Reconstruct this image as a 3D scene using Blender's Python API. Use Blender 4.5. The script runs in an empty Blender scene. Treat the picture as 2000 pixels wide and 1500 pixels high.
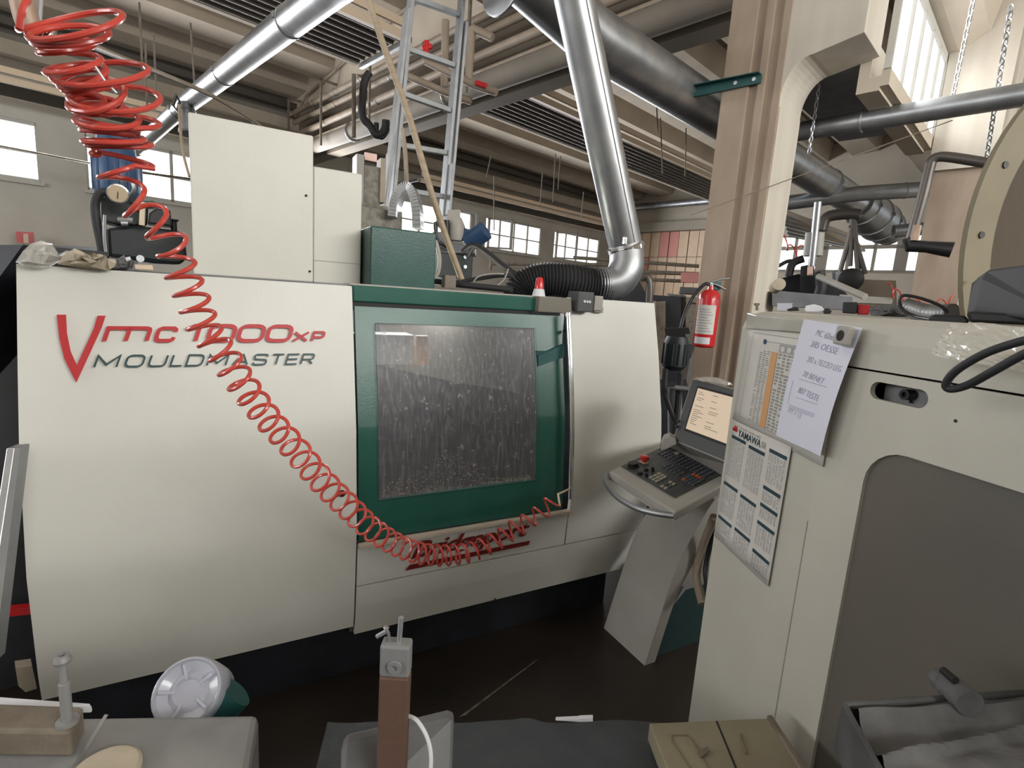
import bpy, bmesh, math, random
from mathutils import Vector, Matrix
random.seed(7)
R=math.radians
sc=bpy.context.scene
col=sc.collection
# ------------------------------------------------------------------ camera
H=1.75; F=1017.0; PITCH,ROLL=R(9.45),R(3.764); AA,AM=R(45.39),R(61.14)
fw=Vector((0,math.cos(PITCH),-math.sin(PITCH))); _r=Vector((1,0,0)); _u=_r.cross(fw)
cr=_r*math.cos(ROLL)+_u*math.sin(ROLL); cu_=-_r*math.sin(ROLL)+_u*math.cos(ROLL)
cam=bpy.data.objects.new('camera',bpy.data.cameras.new('camera')); col.objects.link(cam); sc.camera=cam
cam.data.sensor_width=36; cam.data.lens=F/2000*36; cam.data.clip_start=.02; cam.data.clip_end=300
cam.matrix_world=Matrix(((cr.x,cu_.x,-fw.x,0),(cr.y,cu_.y,-fw.y,0),(cr.z,cu_.z,-fw.z,H),(0,0,0,1)))
# ------------------------------------------------------------------ world, light, exposure
w=bpy.data.worlds.new('world'); sc.world=w; w.use_nodes=True
bg=w.node_tree.nodes['Background']; bg.inputs[0].default_value=(.93,.96,1,1); bg.inputs[1].default_value=1.0
sc.view_settings.view_transform='Standard'; sc.view_settings.look='None'; sc.view_settings.exposure=0.0; sc.view_settings.gamma=1
sc.view_settings.use_curve_mapping=False
dA=Vector((math.sin(AA),math.cos(AA),0)); dB=Vector((-dA.y,dA.x,0)); Z=Vector((0,0,1)); O=Vector((0,0,H))
dM=Vector((math.sin(AM),math.cos(AM),0)); nM=Vector((dM.y,-dM.x,0))
def hall(a,b,z): return dA*a+dB*b+Z*z
def mac(m,n,z): return dM*m+nM*n+Z*z
def area(name,p,d,sx,sy,e,c=(1,1,1)):
    l=bpy.data.lights.new(name,'AREA'); l.shape='RECTANGLE'; l.size=sx; l.size_y=sy; l.energy=e; l.color=c
    o=bpy.data.objects.new(name,l); col.objects.link(o); o.location=p
    o.rotation_euler=Vector(d).to_track_quat('-Z','Y').to_euler(); return o
area('window_light_right',hall(2.6,-6.2,4.5),dB*1-Z*.3,8,1.3,680,(1,.985,.95))
area('window_light_near',hall(-8.7,4.5,3.7),dA-Z*.1,8,1.4,470,(.97,.98,1))  # added fill from the near side for the cabinet; no window there
area('window_light_rear',hall(6,12.1,3.9),-dB-Z*.1,22,1.1,1350,(.95,.97,1))
area('skylight_near',hall(-3,2,6.3),(.25,.2,-1),5,5,150,(1,.97,.92))  # added overhead fill; the roof has no opening here
area('enclosure_lamp',mac(.95,-3.0,1.70),(0,0,-1),.5,.3,32,(.95,.97,1))  # added fill inside the enclosure, brightens the view through the door window
area('clerestory_light',hall(6.1,1.1,3.95),-dB,1.9,.7,15,(1,1,1))
# ------------------------------------------------------------------ pixel geometry helpers (photo coordinates -> real points)
def ray(x,y): return fw*F+cr*(x-1000)+cu_*(750-y)
def P(x,y,D):
    d=ray(x,y); return O+d*(D/math.hypot(d.x,d.y))
def onz(x,y,z):
    d=ray(x,y); return O+d*((z-H)/d.z)
def onp(x,y,p0,n):
    d=ray(x,y); return O+d*((p0-O).dot(n)/d.dot(n))
def dep(x,y,z):
    d=ray(x,y); return O+d*(z/d.dot(fw))
def onn(x,y,n): # on machine plane n -> (m,z)
    q=onp(x,y,nM*n,nM); return q.dot(dM),q.z
# ------------------------------------------------------------------ materials
def mat(name,c,rough=.5,metal=0,c2=None,scale=8,detail=4,lo=.35,hi=.7,bump=0,bscale=60,spec=.5,stretch=None,emit=None,es=0,coat=0,alpha=None,trans=0,ior=1.45):
    m=bpy.data.materials.new(name); m.use_nodes=True; nt=m.node_tree; b=nt.nodes['Principled BSDF']
    b.inputs['Base Color'].default_value=(*c,1); b.inputs['Roughness'].default_value=rough; b.inputs['Metallic'].default_value=metal
    b.inputs['Specular IOR Level'].default_value=spec; b.inputs['Coat Weight'].default_value=coat; b.inputs['IOR'].default_value=ior
    if trans: b.inputs['Transmission Weight'].default_value=trans
    if alpha is not None: b.inputs['Alpha'].default_value=alpha
    if emit: b.inputs['Emission Color'].default_value=(*emit,1); b.inputs['Emission Strength'].default_value=es
    if c2 or bump:
        tc=nt.nodes.new('ShaderNodeTexCoord'); mp=nt.nodes.new('ShaderNodeMapping'); nt.links.new(tc.outputs['Object'],mp.inputs[0])
        if stretch: mp.inputs['Scale'].default_value=stretch
    if c2:
        n=nt.nodes.new('ShaderNodeTexNoise'); n.inputs['Scale'].default_value=scale; n.inputs['Detail'].default_value=detail
        r=nt.nodes.new('ShaderNodeValToRGB'); r.color_ramp.elements[0].position=lo; r.color_ramp.elements[1].position=hi
        r.color_ramp.elements[0].color=(*c,1); r.color_ramp.elements[1].color=(*c2,1)
        nt.links.new(mp.outputs[0],n.inputs['Vector']); nt.links.new(n.outputs['Fac'],r.inputs[0]); nt.links.new(r.outputs[0],b.inputs['Base Color'])
    if bump:
        n=nt.nodes.new('ShaderNodeTexNoise'); n.inputs['Scale'].default_value=bscale; n.inputs['Detail'].default_value=3
        bp=nt.nodes.new('ShaderNodeBump'); bp.inputs['Strength'].default_value=bump; bp.inputs['Distance'].default_value=.004
        nt.links.new(mp.outputs[0],n.inputs['Vector']); nt.links.new(n.outputs['Fac'],bp.inputs['Height']); nt.links.new(bp.outputs[0],b.inputs['Normal'])
    return m
M={}
M['white']=mat('machine_white',(.60,.595,.55),.38,c2=(.56,.555,.51),scale=3,bump=.12,bscale=220)
M['cab']=mat('cabinet_cream',(.50,.485,.425),.45,c2=(.45,.435,.38),scale=4,bump=.1,bscale=250)
M['box']=mat('box_cream',(.58,.57,.515),.4,c2=(.54,.53,.475),scale=3,bump=.1,bscale=200)
M['green']=mat('machine_green',(.012,.085,.062),.30,c2=(.02,.10,.075),scale=5,bump=.12,bscale=200)
M['greenlight']=mat('box_green',(.013,.062,.05),.3,c2=(.018,.075,.062),scale=6,bump=.15,bscale=160)
M['dark']=mat('dark_seam',(.012,.012,.012),.6)
M['navy']=mat('plinth_navy',(.022,.025,.033),.5,c2=(.012,.013,.016),scale=6)
M['interior']=mat('enclosure_inside',(.20,.20,.21),.35,.3,c2=(.10,.10,.11),scale=4)
M['galv']=mat('galvanised_steel',(.44,.45,.46),.36,.92,c2=(.32,.33,.345),scale=7)
M['galvdull']=mat('dull_galvanised_steel',(.36,.37,.38),.42,.8,c2=(.26,.27,.28),scale=5)
M['dullduct']=mat('dull_brown_duct',(.20,.175,.14),.75,0,c2=(.18,.155,.125),scale=3)
M['alu']=mat('aluminium',(.62,.64,.67),.35,.85,c2=(.5,.52,.55),scale=12)
M['chrome']=mat('chrome',(.75,.75,.76),.15,1)
M['black']=mat('black_plastic',(.012,.012,.013),.45)
M['tank']=mat('black_tank',(.006,.012,.013),.5,c2=(.014,.016,.018),scale=9,bump=.1)
M['rubber']=mat('black_rubber',(.022,.022,.024),.6)
M['hose']=mat('red_hose',(.46,.055,.04),.3,coat=.3)
M['red']=mat('red_lettering',(.42,.018,.022),.45)
M['redpaint']=mat('red_paint',(.52,.018,.022),.3,coat=.3)
M['dteal']=mat('dark_lettering',(.014,.05,.055),.45)
M['blue']=mat('blue_motor',(.035,.085,.19),.4,c2=(.02,.05,.11),scale=10)
M['teal']=mat('teal_bracket',(.012,.075,.075),.45,c2=(.02,.10,.10),scale=10)
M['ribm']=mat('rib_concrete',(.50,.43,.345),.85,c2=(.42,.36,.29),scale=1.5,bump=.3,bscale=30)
M['slab']=mat('roof_slab_concrete',(.17,.14,.105),.9,c2=(.12,.10,.075),scale=1.2,bump=.3,bscale=25)  # browner than the ribs; shade of the recesses is in the colour too
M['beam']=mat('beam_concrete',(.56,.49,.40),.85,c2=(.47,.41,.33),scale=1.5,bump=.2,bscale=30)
M['colm']=mat('column_concrete',(.40,.325,.255),.85,c2=(.28,.205,.15),scale=2.2,detail=8,lo=.3,hi=.75,bump=.5,bscale=50,stretch=(2,2,.5))
M['colw']=mat('pale_concrete',(.56,.52,.45),.85,c2=(.50,.45,.38),scale=2.5,detail=8,stretch=(3,3,.3),bump=.3,bscale=50)
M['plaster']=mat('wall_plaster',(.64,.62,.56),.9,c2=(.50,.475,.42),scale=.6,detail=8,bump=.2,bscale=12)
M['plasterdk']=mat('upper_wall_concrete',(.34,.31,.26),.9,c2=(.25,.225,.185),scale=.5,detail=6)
M['gable']=mat('gable_concrete',(.50,.45,.375),.9,c2=(.43,.385,.32),scale=.8)
M['floor']=mat('oily_floor',(.030,.022,.016),.35,c2=(.012,.010,.009),scale=1.3,detail=9,bump=.3,bscale=18)
M['cream']=mat('cream_metal',(.62,.50,.37),.45)
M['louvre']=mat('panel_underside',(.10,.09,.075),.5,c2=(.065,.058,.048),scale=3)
M['louvrel']=mat('radiant_tube',(.15,.135,.11),.5,.2)
M['pipew']=mat('lagged_pipe',(.31,.25,.19),.55,c2=(.24,.19,.14),scale=4)
M['piped']=mat('dark_pipe',(.10,.09,.08),.4,.5)
M['wframe']=mat('window_frame',(.55,.54,.50),.5)
M['pane']=mat('daylit_pane',(.9,.9,.9),.5,emit=(1,1,.98),es=1.6)
M['panef']=mat('frosted_daylit_pane',(.9,.9,.9),.5,emit=(.95,.98,1),es=1.0)
M['wood']=mat('pale_wood',(.36,.285,.20),.6,c2=(.28,.22,.15),scale=6,stretch=(1,1,8))
M['reelw']=mat('reel_board',(.19,.165,.11),.75,c2=(.16,.135,.088),scale=7)
M['reeld']=mat('reel_core',(.06,.042,.024),.8,c2=(.045,.032,.018),scale=3,bump=.3,bscale=30)
M['paper']=mat('note_paper',(.66,.66,.76),.7)
M['paper2']=mat('printed_paper',(.58,.56,.52),.6)
M['sleeve']=mat('plastic_sleeve',(.50,.49,.43),.22,coat=.5,c2=(.40,.39,.34),scale=9)
M['stext']=mat('screen_text',(.2,.14,.1),.6)
M['ink']=mat('grey_print',(.27,.27,.26),.7)
M['inkl']=mat('light_grey_print',(.33,.33,.33),.7)
M['pencil']=mat('handwriting',(.30,.32,.40),.7)
M['orange']=mat('orange_print',(.60,.33,.16),.6)
M['inkteal']=mat('dark_teal_print',(.025,.055,.07),.5)
M['gpanel']=mat('smoked_door_panel',(.135,.122,.10),.38,c2=(.105,.10,.09),scale=2,bump=.1,bscale=250)
M['kgrey']=mat('console_grey',(.36,.34,.31),.5,c2=(.32,.305,.275),scale=5)
M['kdark']=mat('key_panel_dark',(.040,.042,.045),.45,c2=(.07,.07,.07),scale=20)
M['bezel']=mat('screen_bezel',(.075,.078,.082),.5)
M['screen']=mat('lit_screen',(.3,.25,.2),.3,emit=(.60,.47,.34),es=.75)
M['plated']=mat('dull_plate',(.085,.085,.087),.5,0,c2=(.13,.13,.13),scale=9,detail=8)
M['ladder']=mat('ladder_aluminium',(.34,.35,.36),.5,.5,c2=(.27,.28,.29),scale=12)
M['castd']=mat('dusty_cast_iron',(.085,.085,.088),.8,c2=(.16,.16,.16),scale=14,detail=8,bump=.5,bscale=60)
M['castm']=mat('grey_machined_steel',(.22,.22,.225),.5,.2,c2=(.30,.30,.29),scale=9,detail=8,bump=.2,bscale=50)
M['mats']=mat('slate_rubber_mat',(.042,.050,.056),.6,c2=(.055,.062,.066),scale=20,bump=.3,bscale=120)
M['rust']=mat('rusty_steel',(.14,.115,.085),.7,c2=(.22,.19,.15),scale=14,bump=.5)
M['brownbar']=mat('brown_oxide_bar',(.125,.07,.052),.55,c2=(.105,.065,.045),scale=9,bump=.4)
M['olive']=mat('olive_painted_board',(.27,.245,.165),.6,c2=(.22,.185,.125),scale=7,bump=.2)
M['kraft']=mat('kraft_paper',(.46,.40,.31),.8,c2=(.38,.33,.25),scale=12,bump=.5,bscale=40)
M['whitep']=mat('white_plastic',(.62,.63,.66),.45)
M['tape']=mat('pink_label',(.70,.48,.42),.6)
M['brick']=mat('cream_sheet',(.60,.44,.31),.6,c2=(.52,.37,.26),scale=4)
M['pinksh']=mat('pink_sheet',(.56,.24,.20),.6)
M['steelb']=mat('blue_grey_steel',(.15,.155,.17),.5,c2=(.19,.195,.21),scale=8)
M['cast']=mat('rough_casting',(.25,.235,.20),.8,c2=(.14,.13,.11),scale=30,detail=8,bump=1,bscale=60)
M['copper']=mat('copper_tube',(.40,.29,.21),.5,.2,c2=(.30,.22,.17),scale=20)
def film(name,c,al,rough=.15):
    return mat(name,c,rough,alpha=al,coat=.6,bump=.6,bscale=25)
M['film']=film('clear_film',(.62,.60,.55),.45)
M['milky']=mat('milky_plastic',(.72,.74,.84),.25,trans=.45,coat=.3)
def glassmat():
    m=bpy.data.materials.new('scratched_window'); m.use_nodes=True; nt=m.node_tree; b=nt.nodes['Principled BSDF']; L=nt.links.new
    tc=nt.nodes.new('ShaderNodeTexCoord'); mp=nt.nodes.new('ShaderNodeMapping'); mp.inputs['Scale'].default_value=(95,95,5); L(tc.outputs['Object'],mp.inputs[0])
    n=nt.nodes.new('ShaderNodeTexNoise'); n.inputs['Scale'].default_value=1; n.inputs['Detail'].default_value=6; L(mp.outputs[0],n.inputs['Vector'])
    n2=nt.nodes.new('ShaderNodeTexNoise'); n2.inputs['Scale'].default_value=38; n2.inputs['Detail'].default_value=8; L(tc.outputs['Object'],n2.inputs['Vector'])
    r=nt.nodes.new('ShaderNodeValToRGB'); r.color_ramp.elements[0].position=.42; r.color_ramp.elements[1].position=.78
    r.color_ramp.elements[0].color=(.38,.38,.38,1); r.color_ramp.elements[1].color=(.60,.60,.60,1); L(n.outputs['Fac'],r.inputs[0])
    r2=nt.nodes.new('ShaderNodeValToRGB'); r2.color_ramp.elements[0].position=.62; r2.color_ramp.elements[1].position=.72
    r2.color_ramp.elements[0].color=(0,0,0,1); r2.color_ramp.elements[1].color=(.35,.35,.35,1); L(n2.outputs['Fac'],r2.inputs[0])
    ad=nt.nodes.new('ShaderNodeMath'); ad.operation='ADD'; ad.use_clamp=True; L(r.outputs[0],ad.inputs[0]); L(r2.outputs[0],ad.inputs[1])
    b.inputs['Base Color'].default_value=(.105,.10,.112,1); b.inputs['Roughness'].default_value=.3
    mx=nt.nodes.new('ShaderNodeMix'); mx.data_type='RGBA'; mx.inputs[6].default_value=(.19,.185,.20,1); mx.inputs[7].default_value=(.32,.32,.33,1)
    ad2=nt.nodes.new('ShaderNodeMath'); ad2.operation='MULTIPLY'; ad2.inputs[1].default_value=.7; L(n.outputs['Fac'],ad2.inputs[0])
    pw=nt.nodes.new('ShaderNodeMath'); pw.operation='MULTIPLY_ADD'; pw.inputs[1].default_value=1.1; pw.inputs[2].default_value=-.42; pw.use_clamp=True; L(n.outputs['Fac'],pw.inputs[0])
    ad3=nt.nodes.new('ShaderNodeMath'); ad3.operation='ADD'; ad3.use_clamp=True; L(pw.outputs[0],ad3.inputs[0]); L(r2.outputs[0],ad3.inputs[1])
    L(ad3.outputs[0],mx.inputs[0]); L(mx.outputs[2],b.inputs['Base Color'])
    rf=nt.nodes.new('ShaderNodeBsdfRefraction'); rf.inputs['Roughness'].default_value=.22; rf.inputs['IOR'].default_value=1.06; rf.inputs['Color'].default_value=(.85,.85,.86,1)
    ms=nt.nodes.new('ShaderNodeMixShader'); L(ad.outputs[0],ms.inputs[0]); L(rf.outputs[0],ms.inputs[1]); L(b.outputs[0],ms.inputs[2]); L(ms.outputs[0],nt.nodes['Material Output'].inputs[0])
    return m
M['glass']=glassmat()
# ------------------------------------------------------------------ mesh builder
class MB:
    def __init__(s): s.v=[]; s.f=[]; s.sm=[]
    def add(s,vs,fs,smooth=False):
        k=len(s.v); s.v+= [Vector(x) for x in vs]; s.f+=[tuple(i+k for i in f) for f in fs]; s.sm+=[smooth]*len(fs); return s
    def hexa(s,p): # 8 points: bottom 4, top 4
        return s.add(p,[(0,1,2,3),(4,5,6,7),(0,1,5,4),(1,2,6,5),(2,3,7,6),(3,0,4,7)])
    def box(s,fr,x0,x1,y0,y1,z0,z1):
        return s.hexa([fr(x0,y0,z0),fr(x1,y0,z0),fr(x1,y1,z0),fr(x0,y1,z0),fr(x0,y0,z1),fr(x1,y0,z1),fr(x1,y1,z1),fr(x0,y1,z1)])
    def prism(s,pts,d): # polygon pts (world) extruded by vector d
        n=len(pts); return s.add(list(pts)+[p+d for p in pts],[tuple(range(n)),tuple(range(n,2*n))]+[(i,(i+1)%n,n+(i+1)%n,n+i) for i in range(n)])
    def tube(s,pts,r,seg=8,closed=False,cap=True,r_list=None,sub=0):
        pts=[Vector(p) for p in pts]
        if sub: pts=smoothpath(pts,sub)
        n=len(pts); vs=[]; t=None; u=None
        for i,p in enumerate(pts):
            a=pts[max(i-1,0)] if not closed else pts[i-1]; b=pts[min(i+1,n-1)] if not closed else pts[(i+1)%n]
            t=(b-a).normalized()
            if u is None:
                u=t.orthogonal().normalized()
            else:
                u=(u-t*u.dot(t)); u=u.normalized() if u.length>1e-6 else t.orthogonal().normalized()
            v=t.cross(u); rr=r_list[min(i,len(r_list)-1)] if r_list else r
            for k in range(seg):
                th=2*math.pi*k/seg; vs.append(p+u*math.cos(th)*rr+v*math.sin(th)*rr)
        fs=[]
        for i in range(n if closed else n-1):
            j=(i+1)%n
            for k in range(seg): fs.append((i*seg+k,i*seg+(k+1)%seg,j*seg+(k+1)%seg,j*seg+k))
        s.add(vs,fs,True)
        if cap and not closed:
            s.add(vs[:seg],[tuple(range(seg))]); s.add(vs[-seg:],[tuple(range(seg))])
        return s
    def cyl(s,a,b,r0,r1=None,seg=20):
        return s.tube([a,b],r0,seg,r_list=[r0,r0 if r1 is None else r1])
    def lathe(s,prof,o,ax,seg=24): # prof list (r,h)
        ax=Vector(ax).normalized(); u=ax.orthogonal().normalized(); v=ax.cross(u); vs=[];fs=[]
        for (r,h) in prof:
            for k in range(seg):
                th=2*math.pi*k/seg; vs.append(o+ax*h+(u*math.cos(th)+v*math.sin(th))*r)
        for i in range(len(prof)-1):
            for k in range(seg): fs.append((i*seg+k,i*seg+(k+1)%seg,(i+1)*seg+(k+1)%seg,(i+1)*seg+k))
        s.add(vs,fs,True)
        if prof[0][0]>1e-4: s.add(vs[:seg],[tuple(range(seg))])
        if prof[-1][0]>1e-4: s.add(vs[-seg:],[tuple(range(seg))])
        return s
    def grid(s,fn,nu,nv,skip=None,smooth=False):
        vs=[fn(i,j) for j in range(nv) for i in range(nu)]
        fs=[(j*nu+i,j*nu+i+1,(j+1)*nu+i+1,(j+1)*nu+i) for j in range(nv-1) for i in range(nu-1) if not(skip and skip(i,j))]
        return s.add(vs,fs,smooth)
    def quad(s,a,b,c,d): return s.add([a,b,c,d],[(0,1,2,3)])
def smoothpath(p,sub):
    out=[]; n=len(p)
    for i in range(n-1):
        a=p[max(i-1,0)];b=p[i];c=p[i+1];d=p[min(i+2,n-1)]
        for k in range(sub):
            t=k/sub; out.append(.5*((2*b)+(c-a)*t+(2*a-5*b+4*c-d)*t*t+(3*b-a-3*c+d)*t*t*t))
    out.append(p[-1]); return out
WM={}
def thing(name,label,cat,loc=(0,0,0),group=None,rz=0):
    o=bpy.data.objects.new(name,None); col.objects.link(o); o.location=loc; o.rotation_euler=(0,0,rz); o.empty_display_size=.05
    o['label']=label; o['category']=cat
    if group: o['group']=group
    WM[o]=Matrix.Translation(Vector(loc))@Matrix.Rotation(rz,4,'Z'); return o
def obj(name,mb,m,parent=None,bevel=0,solid=0,label=None,weld=False,subsurf=0,flat=False,origin=None):
    me=bpy.data.meshes.new(name)
    if parent is not None: W=WM[parent]
    elif origin is not None: W=Matrix.Translation(Vector(origin))
    else:
        xs=[v.x for v in mb.v]; ys=[v.y for v in mb.v]; zs=[v.z for v in mb.v]
        W=Matrix.Translation(Vector(((min(xs)+max(xs))/2,(min(ys)+max(ys))/2,min(zs))))
    Wi=W.inverted()
    me.from_pydata([Wi@v for v in mb.v],[],mb.f)
    me.polygons.foreach_set('use_smooth',[bool(x) and not flat for x in mb.sm]); me.update()
    bm=bmesh.new(); bm.from_mesh(me)
    bmesh.ops.remove_doubles(bm,verts=bm.verts,dist=1e-5)
    bmesh.ops.recalc_face_normals(bm,faces=bm.faces); bm.to_mesh(me); bm.free()
    if any(p.use_smooth for p in me.polygons): me.set_sharp_from_angle(angle=R(38))
    ms=M[m] if isinstance(m,str) else m; me.materials.append(ms)
    o=bpy.data.objects.new(name,me); col.objects.link(o)
    if parent is not None:
        o.parent=parent; WM[o]=W
        # a mesh parent sits at its own parent's origin, so the child keeps the same frame
    else: o.matrix_world=W; WM[o]=W
    if solid:
        md=o.modifiers.new('solid','SOLIDIFY'); md.thickness=solid; md.offset=-1
    if bevel:
        md=o.modifiers.new('bevel','BEVEL'); md.width=bevel; md.segments=2; md.limit_method='ANGLE'; md.angle_limit=R(40)
    if subsurf: md=o.modifiers.new('sub','SUBSURF'); md.levels=subsurf; md.render_levels=subsurf
    if label: o['label']=label
    return o
def tag(o,label,cat,group=None,kind=None):
    o['label']=label; o['category']=cat
    if group: o['group']=group
    if kind: o['kind']=kind
    return o
def struct(name,mb,m,parent=None,**k):
    o=obj(name,mb,m,parent,**k)
    if parent is None: o['kind']='structure'
    return o
def sthing(name,loc=(0,0,0)):
    o=bpy.data.objects.new(name,None); col.objects.link(o); o.location=loc; o['kind']='structure'; WM[o]=Matrix.Translation(Vector(loc)); return o
_dg=None
def textmesh(body,size=1,shear=0,offset=0,spacing=1):
    cu=bpy.data.curves.new('t','FONT'); cu.body=body; cu.size=size; cu.shear=shear; cu.offset=offset; cu.space_character=spacing; cu.resolution_u=3
    o=bpy.data.objects.new('t',cu); col.objects.link(o); bpy.context.view_layer.update()
    dg=bpy.context.evaluated_depsgraph_get(); me=bpy.data.meshes.new_from_object(o.evaluated_get(dg))
    vs=[v.co.copy() for v in me.vertices]; fs=[tuple(p.vertices) for p in me.polygons]
    bpy.data.objects.remove(o); bpy.data.meshes.remove(me); bpy.data.curves.remove(cu)
    x0=min(v.x for v in vs); x1=max(v.x for v in vs); y0=min(v.y for v in vs); y1=max(v.y for v in vs)
    return vs,fs,(x0,x1,y0,y1)
def thicken(mb,d):
    n=len(mb.v); F0=list(mb.f); ec={}
    for f in F0:
        for i in range(len(f)):
            e=tuple(sorted((f[i],f[(i+1)%len(f)]))); ec[e]=ec.get(e,0)+1
    mb.v+=[v+d for v in mb.v]; mb.f+=[tuple(i+n for i in f) for f in F0]; mb.sm+=[True]*len(F0)
    for (a,b),c in ec.items():
        if c==1: mb.f.append((a,b,b+n,a+n)); mb.sm.append(True)
def textfit(mb,body,fn,shear=0,offset=0,spacing=1): # fn maps unit square (u,v) -> world
    vs,fs,(x0,x1,y0,y1)=textmesh(body,1,shear,offset,spacing)
    return mb.add([fn((v.x-x0)/(x1-x0),(v.y-y0)/(y1-y0)) for v in vs],fs)
def fr_of(o,ex,ey,ez=Z):
    o=Vector(o);ex=Vector(ex).normalized();ey=Vector(ey).normalized();ez=Vector(ez).normalized()
    return lambda x,y,z:o+ex*x+ey*y+ez*z
# ================================================================== THE HALL
A0,A1=-9,19.5   # along the ribs
mb=MB(); mb.box(hall,-12,24,-9,15,-.12,0); struct('floor',mb,'floor')
# rear wall with window openings (b=14)
WZ0,WZ1=3.33,4.42
wins=[(-3.0,-1.6),(-1.2,.70),(1.41,5.1),(8.7,11.42),(12.05,14.83),(15.6,18.48)]
mb=MB(); mb.box(hall,A0,A1,14,14.3,0,WZ0); mb.box(hall,A0,A1,14,14.3,WZ1,5.2)
xs=[A0]+[v for p in wins for v in p]+[A1]
for i in range(0,len(xs),2): mb.box(hall,xs[i],xs[i+1],14,14.3,WZ0,WZ1)
struct('wall_rear',mb,'plaster')
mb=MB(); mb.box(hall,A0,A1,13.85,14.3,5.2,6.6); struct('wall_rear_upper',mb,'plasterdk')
for i,(a0,a1) in enumerate(wins):
    w_=sthing('window_%d'%(i+1),hall((a0+a1)/2,14.1,WZ0))
    n=max(2,round((a1-a0)/.75)); f=MB()
    f.box(hall,a0,a1,14.02,14.14,WZ0,WZ0+.06); f.box(hall,a0,a1,14.02,14.14,WZ1-.06,WZ1)
    for k in range(n+1):
        x=a0+(a1-a0)*k/n; f.box(hall,x-.03,x+.03,14.02,14.14,WZ0,WZ1)
    f.box(hall,a0,a1,14.03,14.13,WZ0+.52,WZ0+.56); obj('window_frame',f,'wframe',w_)
    for k in range(n):
        x=a0+(a1-a0)*k/n
        for (z0,z1) in ((WZ0+.06,WZ0+.52),(WZ0+.56,WZ1-.06)):
            p=MB(); p.box(hall,x+.03,x+(a1-a0)/n-.03,14.07,14.085,z0,z1); obj('pane',p,'pane',w_)
    s=MB(); s.box(hall,a0-.05,a1+.05,13.92,14.1,WZ0-.06,WZ0); obj('window_sill',s,'wframe',w_)
    if i in(2,3,4,5): # casement standing open into the hall
        q=MB(); x=a0+(.12 if i!=3 else 1.9)*1.0
        e=lambda t,d,z: hall(x+t,14-t*.95+d,z)
        for t0,t1,z0,z1 in((0,.62,WZ0+.03,WZ0+.09),(0,.62,WZ1-.1,WZ1-.04),(0,.05,WZ0+.03,WZ1-.04),(.57,.62,WZ0+.03,WZ1-.04)):
            q.hexa([e(t0,0,z0),e(t1,0,z0),e(t1,.04,z0),e(t0,.04,z0),e(t0,0,z1),e(t1,0,z1),e(t1,.04,z1),e(t0,.04,z1)])
        c=obj('casement_frame',q,'wframe',w_)
# eave beam (pale) and wall tray
mb=MB(); mb.box(hall,A0,A1,13.55,13.85,5.40,5.64); struct('trim_1',mb,'beam')
mb=MB(); mb.box(hall,A0+.1,A1-.5,13.3,13.5,5.80,5.86); mb.box(hall,A0+.1,A1-.5,13.3,13.32,5.86,5.93)
tag(obj('cable_tray',mb,'piped'),'long dark cable tray running under the ribs above the pale eave beam','tray')
# roof: slab + ribs running along A, rising towards the viewer
rise=lambda b:5.98+.095*(13.9-b)
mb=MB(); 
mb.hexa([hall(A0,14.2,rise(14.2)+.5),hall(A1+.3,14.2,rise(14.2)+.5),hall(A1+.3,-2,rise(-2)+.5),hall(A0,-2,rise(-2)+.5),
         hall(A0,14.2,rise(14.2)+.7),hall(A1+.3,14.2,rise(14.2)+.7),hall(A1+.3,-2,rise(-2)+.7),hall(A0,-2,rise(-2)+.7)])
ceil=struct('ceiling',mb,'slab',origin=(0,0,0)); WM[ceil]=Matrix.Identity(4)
b=13.05
while b>0:
    for (s0,s1) in ((A0,5.35),(5.85,A1)):
        z=rise(b); hw=.34; mb=MB()
        P8=[hall(s0,b+hw,z-.03),hall(s1,b+hw,z-.03),hall(s1,b-hw,z+.03),hall(s0,b-hw,z+.03),
            hall(s0,b+hw+.12,z+.55),hall(s1,b+hw+.12,z+.55),hall(s1,b-hw-.12,z+.6),hall(s0,b-hw-.12,z+.6)]
        mb.hexa(P8); obj('rib',mb,'ribm',ceil)
    b-=1.36
# pitched beam across at a=5.35..5.85
def gbeam(name,a0,a1,zb,m='beam',b1=14,b0=1.8):
    mb=MB(); pts=[hall(a0,b1,zb),hall(a0,b0,zb),hall(a0,b0,rise(b0)+.5),hall(a0,b1,rise(b1)+.5)]
    mb.prism(pts,dA*(a1-a0)); return struct(name,mb,m)
gbeam('trim_2',5.35,5.85,5.74)
mb=MB(); mb.box(hall,5.5,5.8,1.9,13.8,4.66,5.74); struct('trim_13',mb,'slab')  # dark slab colour stands in for shade on the beam's lower web
# gable wall (far end), upper pale, lower sheeting
mb=MB(); mb.prism([hall(A1,14.3,5.1),hall(A1,7.4,5.1),hall(A1,7.4,5.7),hall(A1,11.9,6.85),hall(A1,14.3,6.35)],dA*.25)
mb.box(hall,A1+.02,A1+.25,-9,7.4,4.45,7.5); mb.box(hall,A1+.02,A1+.25,-9,7.4,0,3.25)
struct('wall_far',mb,'gable')
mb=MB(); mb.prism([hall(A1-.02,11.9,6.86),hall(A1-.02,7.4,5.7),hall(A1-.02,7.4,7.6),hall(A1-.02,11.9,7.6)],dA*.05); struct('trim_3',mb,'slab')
mb=MB(); mb.box(hall,A1-.06,A1+.2,12.95,14.3,0,5.1); mb.box(hall,A1-.3,A1+.2,7.4,14.2,4.75,5.1); struct('trim_4',mb,'plasterdk')
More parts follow.
